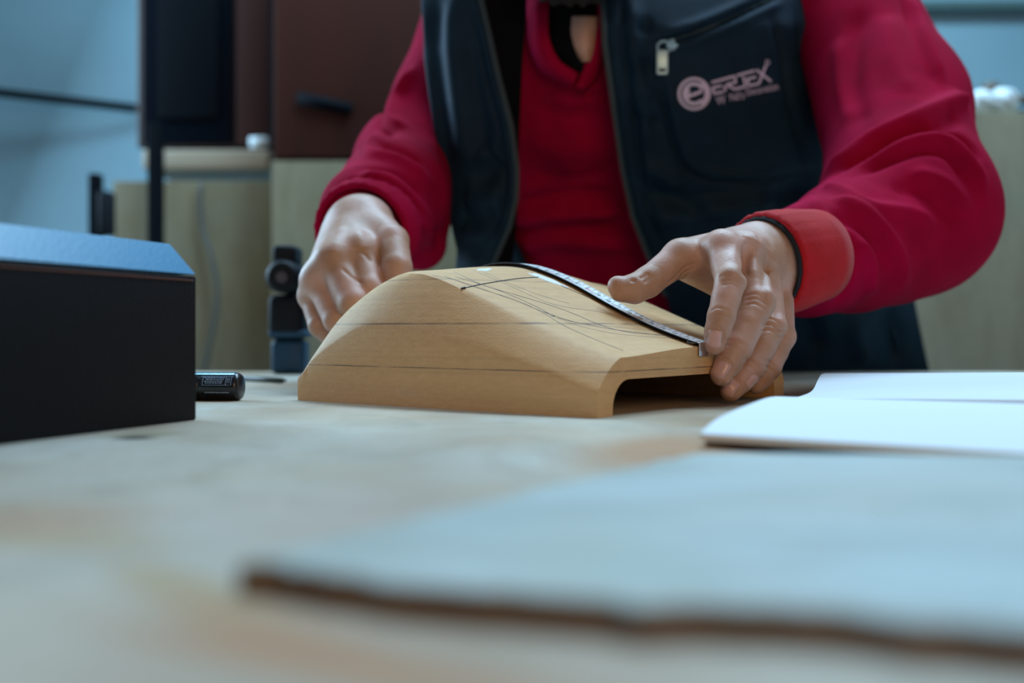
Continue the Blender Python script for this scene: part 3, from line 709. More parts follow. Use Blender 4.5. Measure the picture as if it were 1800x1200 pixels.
# pipe along the wall
a = P(-60, 156, 3.30); b_ = P(250, 192, 3.44); V, Fc = tube([a, (a + b_) / 2, b_, b_ + [.02, .06, 0]], .014, 14); tag(put('pipe', V, Fc, M_black), 'thin black pipe crossing the bluish wall at upper left', 'pipe')
# hanging cable
pts = smooth_line([P(352, 322, 2.53), P(356, 400, 2.53), P(372, 450, 2.52), P(382, 520, 2.52), P(366, 620, 2.52), P(350, 700, 2.52), P(360, 900, 2.52)], 50)
V, Fc = tube(pts, .006, 8); tag(put('cable', V, Fc, mat('grey_cable', (.10, .10, .09), .6)), 'grey cable hanging down the olive-toned plywood stack', 'cable')
# bits on the right sheet
def lump(c, r, sq=(1, 1, .8), seed=0):
    bm = bmesh.new(); bmesh.ops.create_icosphere(bm, subdivisions=4, radius=1.0)
    V = np.array([v.co[:] for v in bm.verts]); bm.verts.index_update(); Fc = [[v.index for v in f.verts] for f in bm.faces]; bm.free()
    k = 1 + .10 * np.sin(3 * V[:, 0] + seed) * np.sin(4 * V[:, 1] + 2 * seed) + .07 * np.sin(7 * V[:, 2] + 5 * V[:, 0] + seed)
    V = V * k[:, None] * np.array(sq) * r; V[:, 2] -= V[:, 2].min(); return V + np.asarray(c), Fc
zr = P(0, 196, 2.2)[2]
V, Fc = lump((P(1722, 0, 2.24)[0], 2.24, zr), .032, (1.1, 1, .75), 1); tag(put('paper_ball', V, Fc, M_foamwhite), 'crumpled white paper ball nearest the red sleeve on the pale plywood', 'paper ball')
V, Fc = lump((P(1764, 0, 2.24)[0], 2.24, zr), .030, (1, 1, .95), 3); tag(put('paper_ball', V, Fc, M_foamwhite), 'crumpled white paper ball under the wooden-handled tool on the pale plywood', 'paper ball')
tl = root('hand_tool', (P(1775, 0, 2.27)[0], 2.28, zr)); tag(tl, 'brown wooden-handled tool lying across the top of the pale plywood', 'tool')
V, Fc = tube(smooth_line([P(1738, 150, 2.28), P(1765, 162, 2.28), P(1800, 176, 2.28), P(1870, 196, 2.28) + [0, 0, .012]], 16), .012, 12, flat=.8); put('handle', V, Fc, M_woodbrown, tl)
V, Fc = tube([P(1738, 146, 2.285), P(1742, 170, 2.285)], .016, 12); put('end_knob', V, Fc, M_woodbrown, tl)
V, Fc = box((P(1800, 0, 2.28)[0], 2.28, zr + .010), (.05, .03, .02), bev=.004); put('blade_block', V, Fc, M_drillblack, tl, sharp=40)
#PERSON
# ================================================================== person
pr = root('person', (.28, 1.50, 0.0))
tag(pr, 'person in red fleece top and navy vest leaning over the bench with a tape measure', 'person')
A = np.array
# ---- the person's left hand (right in the photo), fingers over the end of the form
NAILS = [((1256, 594), (-.12, 1), 33, 29), ((1267, 648), (-.45, .9), 34, 33), ((1284, 680), (-.55, .85), 32, 30), ((1325, 671), (-.6, .8), 26, 22)]
def hand_right():
    f = Field((.055, .67, .885), (.285, .93, 1.075), .00095)
    WR = P(1352, 455, .815); k = .006
    q = {}
    q['i'] = [P(1268, 440, .765), P(1284, 494, .728), P(1268, 556, .716), P(1256, 604, .7165)]
    q['m'] = [P(1306, 446, .778), P(1334, 531, .744), P(1298, 609, .7265), P(1269, 658, .7215)]
    q['r'] = [P(1342, 462, .792), P(1356, 574, .760), P(1322, 645, .742), P(1285, 686, .7325)]
    q['p'] = [P(1368, 490, .806), P(1374, 592, .786), P(1352, 646, .775), P(1329, 676, .768)]
    rad = {'i': (31, 27.5, 24.5, 19.5), 'm': (31, 29, 25.5, 20.5), 'r': (31, 26.5, 24, 19.5), 'p': (28, 23.5, 21, 16.5)}
    def R(v, p): return v * p[1] / F
    # palm
    for c, (s, e, r0, r1) in enumerate([(WR, q['i'][0], 47, 34), (WR, q['m'][0], 50, 35), (WR, q['r'][0], 48, 34), (WR + A([.006, .01, -.006]), q['p'][0], 42, 31)]):
        f.cone(s, e, R(r0, s), R(r1, e), .010)
    f.cone(P(1290, 455, .80), P(1330, 520, .81), .012, .013, .012)
    f.cone(P(1250, 470, .785), P(1340, 560, .80), .007, .010, .010)
    # thumb
    T = [P(1318, 436, .812), P(1196, 452, .772), P(1138, 496, .756), P(1092, 508, .7475)]
    f.cone(T[0], T[1], .0190, .0128, .010); f.cone(P(1290, 470, .80), P(1210, 462, .776), .014, .0105, .012)
    f.cone(T[1], T[2], .0127, .0106, .005); f.cone(T[2], P(1115, 508, .750), .0106, .0101, .004); f.cone(P(1115, 507, .750), T[3], .0101, .0083, .004)
    f.cone(P(1092, 508, .7475), P(1084, 501, .7465), .0082, .0062, .004)
    # web between thumb and index
    f.cone(P(1215, 462, .785), P(1262, 478, .785), .0080, .0085, .012)
    f.cone(P(1190, 470, .79), P(1262, 500, .795), .0055, .009, .010)
    for n in 'imrp':
        j, r = q[n], rad[n]
        f.cone(j[0], j[1], R(r[0], j[0]) * .92, R(r[1], j[1]) * .97, .0045)
    for n in 'prmi':
        j, r = q[n], rad[n]
        m01 = (j[1] + j[2]) / 2
        f.cone(j[1], m01, R(r[1], j[1]), R((r[1] + r[2]) / 2 * .97, m01), .0018)
        f.cone(m01, j[2], R((r[1] + r[2]) / 2 * .97, m01), R(r[2], j[2]), .0018)
        mt = j[2] * .45 + j[3] * .55
        f.cone(j[2], mt, R(r[2], j[2]), R(r[2] * .93, mt), .0018); f.cone(mt, j[3], R(r[2] * .93, mt), R(r[3], j[3]), .0018)
        # knuckle pads
        dn = A([0, -1, .15]) * .0022
        f.ell(j[1] + dn, np.eye(3), (.0088, .0075, .0085), .004)
    # knuckles and tendons on the back of the hand
    for n in 'imrp':
        c = q[n][0] + A([0, -.005, .003]); f.ell(c, np.eye(3), (.0100, .0100, .0090), .010)
    f.cone(WR, P(1400, 452, .875), .0260, .0275, .012)      # wrist
    f.cone(P(1375, 475, .835), P(1440, 445, .90), .027, .029, .010)
    V, Q = f.mesh(); V = taubin(V, Q, 3); N = normals(V, Q); b = bvh(V, Q)
    S = lambda pts, w_, a: stroke(V, N, cast_line(b, pts, 24), w_, a)
    # creases over the joints
    for pts in ([(1262, 487), (1280, 482), (1303, 490)], [(1266, 494), (1284, 489), (1304, 497)], [(1268, 501), (1284, 497), (1300, 504)],
                [(1246, 548), (1262, 540), (1288, 548)], [(1246, 556), (1266, 549), (1290, 557)], [(1246, 563), (1264, 558), (1286, 565)],
                [(1306, 520), (1330, 516), (1352, 527)], [(1308, 528), (1330, 524), (1354, 535)], [(1306, 537), (1326, 533), (1350, 545)],
                [(1274, 598), (1296, 600), (1316, 614)], [(1272, 606), (1292, 608), (1312, 622)],
                [(1336, 562), (1358, 560), (1376, 572)], [(1334, 572), (1356, 570), (1374, 582)], [(1334, 581), (1354, 580), (1370, 590)],
                [(1302, 632), (1320, 634), (1338, 648)], [(1300, 641), (1316, 643), (1334, 655)],
                [(1362, 580), (1376, 580), (1390, 588)], [(1360, 590), (1376, 590), (1388, 597)],
                [(1338, 634), (1352, 636), (1364, 646)], [(1334, 642), (1348, 644), (1360, 652)]):
        S(pts, .0009, -.00075)
    for pts in ([(1142, 478), (1132, 486), (1124, 489)], [(1150, 482), (1138, 492), (1130, 496)], [(1118, 492), (1108, 494)],
                [(1168, 500), (1185, 490), (1205, 470), (1228, 462)], [(1176, 512), (1190, 500), (1200, 482), (1222, 470)], [(1188, 515), (1196, 500), (1212, 480)]):
        S(pts, .0011, -.0010)
    for c, al, L, Wd in NAILS:
        al = A(al, float); al /= np.linalg.norm(al); pe = A([-al[1], al[0]])
        ring = [tuple(A(c) + al * (L / 2 + 1.5) * math.cos(t) * 1.05 + pe * (Wd / 2 + 1.0) * math.sin(t) * 1.05) for t in np.linspace(.9, 2 * math.pi - .9, 18)]
        S([r for r in ring if hit(b, *r)], .0007, -.0009)
    # tendons and veins
    for pts, w_, a in (([(1330, 410), (1300, 430), (1282, 462)], .0030, .0012), ([(1345, 415), (1325, 450), (1325, 490)], .0030, .0015), ([(1362, 430), (1352, 480), (1352, 530)], .0030, .0013),
                       ([(1305, 425), (1312, 460), (1306, 490)], .0030, -.0020), ([(1345, 455), (1345, 500), (1344, 540)], .0028, -.0018), ([(1372, 500), (1368, 540), (1366, 560)], .0026, -.0016),
                       ([(1290, 408), (1335, 428), (1360, 450)], .0013, .0007), ([(1320, 405), (1340, 440), (1372, 470)], .0013, .0007)):
        S(pts, w_, a)
    return V, Q, q
HV, HQ, hq = hand_right()
# ---- the person's right hand (left in the photo), closed round the tape case behind the form
def hand_left():
    f = Field((-.20, .80, .885), (-.04, 1.06, 1.085), .00115)
    WR = P(632, 400, .955)
    q = {'i': [P(632, 448, .895), P(650, 508, .868), P(688, 545, .862), P(716, 560, .88)],
         'm': [P(588, 462, .885), P(622, 533, .858), P(664, 570, .862), P(690, 590, .88)],
         'r': [P(563, 492, .892), P(592, 562, .868), P(632, 592, .868), P(664, 604, .885)],
         'p': [P(548, 520, .905), P(562, 572, .886), P(596, 604, .882), P(622, 612, .895)]}
    rad = {'i': (34, 27, 24, 19), 'm': (33, 28, 24, 20), 'r': (29, 24, 21, 18), 'p': (24, 20, 18, 16)}
    def R(v, p): return v * p[1] / F
    f.cone(WR, q['i'][0], .0245, .018, .012); f.cone(WR, q['m'][0], .025, .0175, .012); f.cone(WR + A([-.008, 0, -.004]), q['r'][0], .021, .0155, .012); f.cone(P(600, 430, .95), q['p'][0], .019, .0125, .012)
    f.cone(P(605, 450, .91), P(570, 500, .905), .016, .014, .012)
    # thumb
    f.cone(P(650, 392, .945), P(690, 424, .90), .019, .0135, .012); f.cone(P(690, 424, .90), P(698, 470, .875), .0135, .0126, .004); f.cone(P(698, 470, .875), P(700, 518, .868), .0126, .0105, .002)
    f.cone(P(650, 430, .93), P(662, 470, .92), .010, .008, .008)
    for n in 'imrp':
        j, r = q[n], rad[n]
        f.cone(j[0], j[1], R(r[0], j[0]) * .92, R(r[1], j[1]), .0035); f.cone(j[1], j[2], R(r[1], j[1]), R(r[2], j[2]), .002); f.cone(j[2], j[3], R(r[2], j[2]), R(r[3], j[3]), .002)
    for n in 'imr':
        f.ell(q[n][0] + A([0, -.003, .001]), np.eye(3), (.013, .012, .012), .012)
    f.cone(WR, P(668, 372, 1.04), .0265, .029, .012)
    V, Q = f.mesh(); V = taubin(V, Q, 4); N = normals(V, Q); b = bvh(V, Q)
    S = lambda pts, w_, a: stroke(V, N, cast_line(b, pts, 24), w_, a)
    for pts in ([(622, 436), (640, 446), (654, 462)], [(600, 470), (618, 486), (640, 500)]): S(pts, .0014, -.0012)
    for pts in ([(600, 395), (592, 425), (585, 450)], [(628, 400), (632, 425), (636, 440)]): S(pts, .004, .0015)
    return V, Q, q
LV, LQ, lq = hand_left()
# ---- rest of the body: arms inside the sleeves, trunk, neck, head
fb = Field((-.25, .85, .80), (.60, 1.75, 1.60), .0055)
sR, eR, wR = P(1468, -20, 1.235), P(1592, 375, 1.00), P(1420, 450, .885)
sL, eL, wL = P(872, -60, 1.33), P(742, 290, 1.22), P(660, 375, 1.03)
fb.cone(sR, eR, .044, .040, .02); fb.cone(eR, wR, .042, .030, .02); fb.cone(sL, eL, .050, .038, .02); fb.cone(eL, wL, .040, .030, .02)
ch = A([.115, 1.24, 1.28]); hp = A([.28, 1.50, .92])
fb.cone(sR + [-.02, .01, -.01], ch + [0, .03, 0], .040, .06, .03); fb.cone(sL, ch + [0, .03, 0], .045, .06, .03); fb.cone(ch, (ch + hp) / 2, .085, .09, .03, sq=((1, 0, 0), 1.5)); fb.cone((ch + hp) / 2, hp, .09, .095, .03, sq=((1, 0, 0), 1.5))
neck0 = A([.085, 1.225, 1.28]); hd = A([.062, 1.13, 1.425])
fb.cone(neck0, hd + [0, .03, -.04], .058, .056, .03); 
fb.ell(hd, np.eye(3), (.074, .096, .105), .02)                       # skull
fb.cone(hd + [0, -.05, -.075], hd + [0, -.06, -.09], .034, .026, .03)   # jaw
fb.cone(hd + [0, -.092, .010], hd + [0, -.113, -.018], .010, .014, .012)   # nose
fb.cone(hd + [-.03, -.086, .032], hd + [.03, -.086, .032], .010, .010, .012)   # brow
for sx in (-1, 1):
    fb.ell(hd + [sx * .076, .012, 0], np.eye(3), (.010, .020, .032), .008)   # ears
    fb.ell(hd + [sx * .030, -.090, .014], np.eye(3), (.013, .012, .010), .008, sub=True)
    fb.cone(hd + [sx * .045, -.065, -.015], hd + [sx * .03, -.07, -.05], .022, .02, .02)
fb.cone(hd + [-.022, -.094, -.052], hd + [.022, -.094, -.052], .009, .009, .008)   # lips
BV, BQ = fb.mesh(); BV = taubin(BV, BQ, 3)
V, Fc = merge((HV, HQ), (LV, LQ), (BV, BQ))
body = put('body', V, Fc, M_skin, pr)
for sx in (-1, 1):
    V, Fc = lump(hd + [sx * .030, -.082, .004], .0115, (1, 1, .95), 0); put('eye', V, Fc, M_eye, body)
def hairfield(prims, name, lab):
    fh = Field(hd - [.12, .15, .20], hd + [.12, .16, .16], .006)
    for kind, *a in prims:
        (fh.ell if kind == 'e' else fh.cone)(*a)
    V, Q = fh.mesh(); V = taubin(V, Q, 2); N = normals(V, Q)
    V += N * (.0025 * np.sin(V[:, 0:1] * 420 + 3 * np.sin(V[:, 2:3] * 90)))
    put(name, V, Q, M_hair, pr)
hairfield([('e', hd + [0, .02, .022], np.eye(3), (.083, .098, .100), .01), ('e', hd + [0, -.10, -.02], np.eye(3), (.085, .07, .085), .02, True)], 'hair', '')
hairfield([('c', hd + [-.05, -.03, -.085], hd + [-.015, -.075, -.118], .024, .024, .02), ('c', hd + [.05, -.03, -.085], hd + [.015, -.075, -.118], .024, .024, .02),
           ('c', hd + [-.02, -.08, -.118], hd + [.02, -.08, -.118], .023, .023, .02)], 'beard', '')
# nails
bH = bvh(HV, HQ)
def nail(c, along, L, Wd, bb=bH):
    al = A(along, float); al /= np.linalg.norm(al); pe = A([-al[1], al[0]]); V = []; nu, nv = 13, 11
    for i in range(nu):
        for j in range(nv):
            u = -1 + 2 * i / (nu - 1); v = -1 + 2 * j / (nv - 1)
            # squircle outline
            uu = u * math.sqrt(max(0, 1 - .38 * v * v)); vv = v * math.sqrt(max(0, 1 - .30 * u * u))
            h = None; k_ = 1.0; h0 = hit(bb, c[0], c[1])
            while h is None or abs(np.linalg.norm(h[0] - h0[0])) > .0125:
                h = hit(bb, c[0] + k_ * (al[0] * uu * L / 2 + pe[0] * vv * Wd / 2), c[1] + k_ * (al[1] * uu * L / 2 + pe[1] * vv * Wd / 2)); k_ -= .06
            e = max(abs(u), abs(v)); V.append(h[0] + h[1] * (.00055 * (1 - e ** 6) - .00015 + .0003 * max(0, u) ** 3))
    V = A(V)
    for _ in range(2):
        G = V.reshape(nu, nv, 3); G2 = G.copy(); G2[1:-1, 1:-1] = .5 * G[1:-1, 1:-1] + .125 * (G[:-2, 1:-1] + G[2:, 1:-1] + G[1:-1, :-2] + G[1:-1, 2:]); V = G2.reshape(-1, 3)
    g = grid_faces(nu, nv); N = normals(V, g)
    if N[len(N) // 2, 1] > 0: g = [f[::-1] for f in g]
    put('fingernail', V, g, M_nail, body)
for nl in NAILS: nail(*nl)

# ---- red fleece sleeves
fs = Field((.10, .76, .93), (.56, 1.42, 1.46), .0033)
fs.cone(sR + [-.12, .03, -.01], sR, .075, .078, .03); fs.cone(sR, P(1570, 190, 1.12), .075, .0715, .03); fs.cone(P(1570, 190, 1.12), P(1595, 372, 1.01), .0720, .0775, .03)
fs.cone(P(1595, 372, 1.01), P(1500, 430, .95), .0775, .0570, .03); fs.cone(P(1500, 430, .95), P(1418, 458, .880), .0570, .0478, .02)
fs.cone(P(1590, 380, 1.01), P(1560, 440, .98), .072, .047, .02)
RV, RQ = fs.mesh(); RV = taubin(RV, RQ, 2); RN = normals(RV, RQ); bR = bvh(RV, RQ)
for pts, w_, a in [([(1450, 300), (1486, 283), (1537, 244), (1622, 204), (1682, 178), (1700, 190)], .0075, .0075), ([(1475, 302), (1520, 276), (1577, 240), (1640, 226), (1700, 250), (1730, 290)], .0060, -.0085),
                   ([(1490, 305), (1540, 275), (1605, 247), (1667, 246), (1716, 300), (1732, 350)], .0045, .0045), ([(1500, 312), (1560, 283), (1620, 264), (1670, 275), (1710, 340)], .0045, -.0045),
                   ([(1440, 336), (1470, 334), (1530, 364), (1605, 376), (1650, 402)], .0060, .0045), ([(1455, 350), (1500, 362), (1545, 395), (1580, 450), (1592, 515)], .0060, .0045),
                   ([(1450, 380), (1500, 385), (1540, 420), (1565, 480)], .0080, -.0055), ([(1560, 330), (1630, 340), (1690, 390)], .0080, -.0035), ([(1600, 300), (1660, 320), (1705, 370)], .006, .0035),
                   ([(1360, 362), (1384, 345), (1424, 348), (1446, 385), (1466, 419), (1462, 453), (1448, 499), (1412, 544)], .0060, .0070), 
                   ([(1482, 400), (1500, 440), (1490, 500), (1470, 545)], .006, -.0050), ([(1505, 420), (1530, 460), (1530, 520)], .0055, .0040),
                   ([(1600, -10), (1622, 45), (1639, 85), (1659, 153)], .0045, .0040), ([(1585, -10), (1605, 50), (1625, 100), (1648, 160)], .0040, -.0035),
                   ([(1520, 0), (1500, 90), (1500, 170), (1520, 230)], .010, -.0040), ([(1475, 60), (1480, 150), (1500, 215)], .008, .0035), ([(1560, 20), (1570, 100), (1600, 170)], .010, .0030),
                   ([(1680, 200), (1668, 216), (1640, 220)], .006, -.004)]:
    RV = stroke(RV, RN, cast_line(bR, pts, 30), w_ * .88, a * 1.45)
sweat = put('fleece_top', RV, RQ, M_shirt, pr)       # replaced below by the joined garment
bpy.data.objects.remove(sweat)
fl = Field((-.24, .92, .98), (.10, 1.44, 1.46), .0033)
fl.cone(sL + [.06, 0, 0], sL, .072, .070, .03); fl.cone(sL, P(784, 185, 1.26), .070, .060, .03); fl.cone(P(784, 185, 1.26), P(722, 292, 1.215), .058, .0565, .03)
fl.cone(P(722, 292, 1.215), P(692, 342, 1.10), .0565, .0525, .03); fl.cone(P(692, 342, 1.10), P(652, 378, 1.015), .0535, .0500, .02)
fl.cone(P(722, 292, 1.215), P(738, 428, 1.16), .054, .030, .03)
LV2, LQ2 = fl.mesh(); LV2 = taubin(LV2, LQ2, 2); LN2 = normals(LV2, LQ2); bL = bvh(LV2, LQ2)
for pts, w_, a in [([(735, 110), (700, 165), (685, 210), (720, 230)], .007, .006), ([(690, 150), (672, 205), (690, 240)], .006, -.005), ([(668, 230), (650, 270), (700, 285), (760, 320)], .007, .006),
                   ([(660, 250), (700, 262), (745, 290)], .006, -.005), ([(625, 310), (680, 318), (730, 360), (770, 410)], .007, .006), ([(640, 300), (700, 305), (750, 345)], .006, -.005),
                   ([(690, 370), (740, 400), (760, 440)], .007, .005), ([(700, 345), (745, 380), (770, 430)], .006, -.006)]:
    LV2 = stroke(LV2, LN2, cast_line(bL, pts, 30), w_ * .9, a * 1.4)
# ---- trunk of the fleece top
Rz = A([.88, .90, 1.00, 1.10, 1.20, 1.26, 1.30, 1.33, 1.352]); Rcx = A([.31, .30, .25, .185, .135, .125, .12, .115, .10]); Rcy = A([1.51, 1.50, 1.43, 1.365, 1.29, 1.262, 1.25, 1.24, 1.225])
Ra = A([.27, .27, .262, .242, .228, .220, .205, .175, .10]); Rb = A([.13, .13, .135, .14, .145, .14, .125, .095, .06])
def rg(z): return [np.interp(z, Rz, v) for v in (Rcx, Rcy, Ra, Rb)]
TV = []; zz_ = np.linspace(.93, 1.352, 90); nth = 120
for z in zz_:
    cx, cy, a_, b_ = rg(z)
    for k in range(nth):
        th = 2 * math.pi * k / nth; c_, s_ = math.cos(th), math.sin(th); e_ = .86
        TV.append((cx + (a_ - .012) * math.copysign(abs(c_) ** e_, c_), cy + (b_ - .012) * math.copysign(abs(s_) ** e_, s_), z))
TV = A(TV); n_ = len(zz_)
TF = [[i * nth + k, i * nth + (k + 1) % nth, (i + 1) * nth + (k + 1) % nth, (i + 1) * nth + k] for i in range(n_ - 1) for k in range(nth)]
TN = normals(TV, TF); bT = bvh(TV, TF)
for pts, w_, a in [([(900, 392), (960, 378), (1030, 372), (1100, 368)], .010, .009), ([(905, 372), (960, 352), (1040, 345), (1095, 348)], .008, -.008), ([(905, 418), (960, 395), (1040, 392), (1105, 396)], .008, -.008),
                   ([(910, 440), (970, 420), (1050, 425), (1120, 428)], .010, .007), ([(920, 300), (980, 318), (1050, 312), (1095, 290)], .010, -.005), ([(925, 240), (990, 262), (1060, 250)], .012, .005),
                   ([(930, 180), (990, 200), (1060, 190)], .010, -.004), ([(1010, 150), (1040, 156), (1072, 150)], .004, .003), ([(1010, 160), (1040, 166), (1072, 160)], .003, -.003), ([(1008, 145), (1000, 230), (1008, 330)], .010, .004)]:
    TV = stroke(TV, TN, cast_line(bT, pts, 30), w_ * .9, a * 1.5)
V, Fc = merge((TV, TF), (RV, RQ), (LV2, LQ2)); top_ = put('fleece_top', V, Fc, M_shirt, pr)
# collar: open flaps round the neck, undershirt below
bT2 = bvh(TV, TF)
def lay(pts, n=30, off=.0):
    ln = cast_line(bT2, pts, n); return ln + A([0, -off, 0])
def flap(p0, p1, off0, off1, name, m, par, th=.004, n=24, mm=8, bulge=.008):
    a_, b_ = smooth_line(p0, n), smooth_line(p1, n); V = []
    for i in range(n):
        for j in range(mm):
            t = j / (mm - 1); q = a_[i] * (1 - t) + b_[i] * t; off = off0 * (1 - t) + off1 * t + bulge * math.sin(math.pi * t)
            h = hit(bT2, q[0], max(q[1], -12)); d = np.linalg.norm(h[0] - A([0, 0, ZC])) if h else 1.14
            D = P(q[0], q[1], 1.0) - A([0, 0, ZC]); D /= np.linalg.norm(D); V.append(A([0, 0, ZC]) + D * (d - off))
    V, Fc = shell(A(V), n, mm, th); N = normals(V, Fc); return put(name, V, Fc, m, par)
und = flap([(940, -20), (946, 30), (962, 80), (985, 112), (1018, 122)], [(1060, -20), (1056, 30), (1046, 75), (1036, 110), (1026, 126)], .012, .012, 'undershirt', M_vestdark, pr, bulge=.006)
sk = flap([(1004, 30), (1004, 62), (1016, 92), (1028, 106)], [(1050, 30), (1046, 60), (1040, 88), (1032, 108)], .016, .016, 'throat', M_skin, body, bulge=.008)
flap([(928, -20), (932, 30), (936, 80), (958, 124), (1008, 152)], [(966, -20), (962, 30), (964, 72), (982, 108), (1014, 132)], .012, .024, 'collar', M_shirt, top_, bulge=.008)
flap([(1010, 154), (1024, 122), (1038, 84), (1048, 40), (1052, -20)], [(1032, 160), (1054, 130), (1070, 80), (1078, 20), (1082, -20)], .020, .008, 'collar', M_shirt, top_, bulge=.005)

# ---- rib cuffs with an open end
def cuff(c, nrm, r0, r1, L, name, m, th=.0035, flare=.0):
    nrm = A(nrm, float); nrm /= np.linalg.norm(nrm); u = np.cross(nrm, [0, 0, 1.]); u /= np.linalg.norm(u); v = np.cross(nrm, u); V = []; nk = 64
    prof_ = [(0, r0 - th), (-.001, r0 - th * .5), (.0, r0), (L * .05, r0 + .0008), (L * .4, r0 * .5 + r1 * .5 + .0015), (L * .8, r1), (L, r1 * .97), (L, r1 * .97 - th), (L * .5, r0 * .5 + r1 * .5 - th), (.004, r0 - th * 1.2)]
    for t, r in prof_:
        for k in range(nk):
            a_ = 2 * math.pi * k / nk; rr = r + .0006 * math.sin(a_ * 24) * (1 if r > r0 - th * .4 else 0); V.append(c - nrm * t + (u * math.cos(a_) + v * math.sin(a_)) * rr)
    n = len(prof_); Fc = [[i * nk + k, ((i + 1) % n) * nk + k, ((i + 1) % n) * nk + (k + 1) % nk, i * nk + (k + 1) % nk] for i in range(n) for k in range(nk)]
    return put(name, V, Fc, m, top_)
cR = P(1342, 466, .815); nR = A([-.80, -.56, -.16])
cuff(cR, nR, .0405, .0385, .062, 'cuff', M_cuff)
cuff(cR + nR * .002, nR, .0372, .0380, .030, 'cuff_liner', M_liner, th=.002)
cL = P(634, 412, .972); nL = A([-.30, -.93, -.30])
cuff(cL, nL, .0475, .0500, .030, 'cuff', M_shirt, th=.005)

# ---- vest: two front panels, back, lining, zip, pocket
def Dv(y): return float(np.interp(y, [-90, 0, 45, 180, 377, 510, 600, 651, 700], [1.13, 1.105, 1.095, 1.118, 1.193, 1.262, 1.325, 1.350, 1.36]))
ys = np.linspace(-100, 662, 110)
def DvL(y): return float(np.interp(y, [-100, 0, 180, 377, 510, 662], [1.13, 1.10, 1.10, 1.125, 1.17, 1.23]))
def lerp(y, t): t = A(t, float); return float(np.interp(y, t[:, 0], t[:, 1]))
zipx = [(-100, 1068), (0, 1062), (80, 1066), (180, 1080), (300, 1097), (380, 1115), (450, 1142), (520, 1172), (662, 1200)]
outx = [(-100, 1432), (0, 1432), (110, 1432), (200, 1460), (300, 1492), (400, 1560), (500, 1603), (560, 1614), (662, 1636)]
def panel(tab_in, tab_out, dside, nv=90, edge=.006, curve=2.2, D=None):
    V = []
    for y in ys:
        xa, xb = lerp(y, tab_in), lerp(y, tab_out); d0 = (D or Dv)(y)
        for j in range(nv):
            t = j / (nv - 1); d = d0 + dside * t ** curve + edge * math.exp(-t * 22); V.append(P(xa + (xb - xa) * t, y, d))
    return A(V)
VR = panel(zipx, outx, .070, curve=2.8); gr = grid_faces(len(ys), 90)
zipL = [(-100, 835), (0, 842), (60, 856), (140, 874), (220, 895), (300, 906), (350, 904), (400, 892), (440, 874), (480, 858), (560, 850), (662, 850)]
outL = [(-100, 742), (0, 740), (100, 745), (200, 760), (330, 778), (400, 794), (440, 803), (480, 800), (560, 812), (662, 830)]
VL = panel(zipL, outL, .035, nv=50, curve=1.8, D=DvL); gl = grid_faces(len(ys), 50)
def outward(V, g):
    N = normals(V, g); return N if N[len(N) // 2, 1] < 0 else -N
NR, NL = outward(VR, gr), outward(VL, gl); bVR, bVL = bvh(VR, gr), bvh(VL, gl)
for pts, w_, a in [([(1092, -20), (1096, 80), (1110, 180), (1127, 300), (1145, 380), (1170, 450)], .0022, -.0026),
                   ([(1110, -20), (1115, 80), (1128, 170), (1146, 290)], .006, .003),
                   ([(1150, 78), (1215, 60), (1270, 38), (1330, 10), (1370, -8)], .0026, -.0042), ([(1146, 66), (1210, 48), (1266, 26), (1325, 0)], .0035, .0024), ([(1152, 90), (1216, 72), (1274, 50), (1340, 20), (1380, 2)], .0035, .0024),
                   ([(1160, 130), (1166, 175), (1180, 235), (1192, 275), (1215, 305), (1260, 320), (1330, 318), (1400, 306), (1450, 300)], .0024, -.0034),
                   ([(1172, 130), (1178, 175), (1190, 230), (1202, 268), (1222, 292), (1262, 306), (1330, 305), (1400, 293)], .0040, .0022),
                   ([(1352, 18), (1372, 80), (1384, 160), (1400, 230), (1412, 290)], .0030, -.0030), ([(1400, 20), (1412, 90), (1436, 160), (1452, 240), (1462, 300)], .0045, -.0035),
                   ([(1100, 40), (1125, 48), (1150, 40)], .005, -.004), ([(1098, 120), (1120, 112), (1150, 118)], .005, -.004), ([(1106, 170), (1126, 160), (1150, 168)], .005, .003), ([(1112, 215), (1132, 208), (1158, 220)], .005, -.004),
                   ([(1122, 290), (1160, 300), (1195, 330)], .008, .005), ([(1130, 340), (1180, 350), (1240, 380)], .009, -.006), ([(1140, 390), (1200, 372), (1300, 360), (1380, 350)], .010, .006),
                   ([(1200, 345), (1280, 352), (1360, 345), (1440, 320)], .009, -.006), ([(1230, 100), (1225, 180), (1240, 260)], .012, .002), ([(1420, 560), (1440, 620)], .01, -.006), ([(1500, 560), (1520, 640)], .01, .006), ([(1560, 540), (1580, 640)], .01, -.005)]:
    VR = stroke(VR, NR, cast_line(bVR, pts, 40), w_, a * 2.1)
for pts, w_, a in [([(822, -20), (838, 60), (856, 140), (877, 220), (888, 300), (886, 350), (872, 400), (850, 450)], .0022, -.0035),
                   ([(832, -20), (848, 60), (866, 140), (888, 220), (899, 300), (896, 350), (882, 400), (862, 450)], .0028, .003),
                   ([(800, -20), (795, 60), (800, 140), (812, 230), (815, 300)], .012, .009), ([(770, -20), (768, 80), (776, 180), (792, 300)], .010, -.008), ([(825, 40), (832, 130), (846, 220), (850, 280)], .009, -.007),
                   ([(760, 60), (762, 160), (775, 260)], .008, .005), ([(884, 282), (862, 300), (845, 330)], .009, -.008), ([(880, 255), (858, 270), (840, 262)], .008, .006), ([(880, 340), (850, 352), (815, 345)], .010, .006),
                   ([(872, 372), (840, 384), (806, 376)], .008, -.007), ([(868, 400), (838, 412), (812, 408)], .009, .006), ([(850, 430), (826, 440)], .008, -.005)]:
    VL = stroke(VL, NL, cast_line(bVL, pts, 40), w_, a)
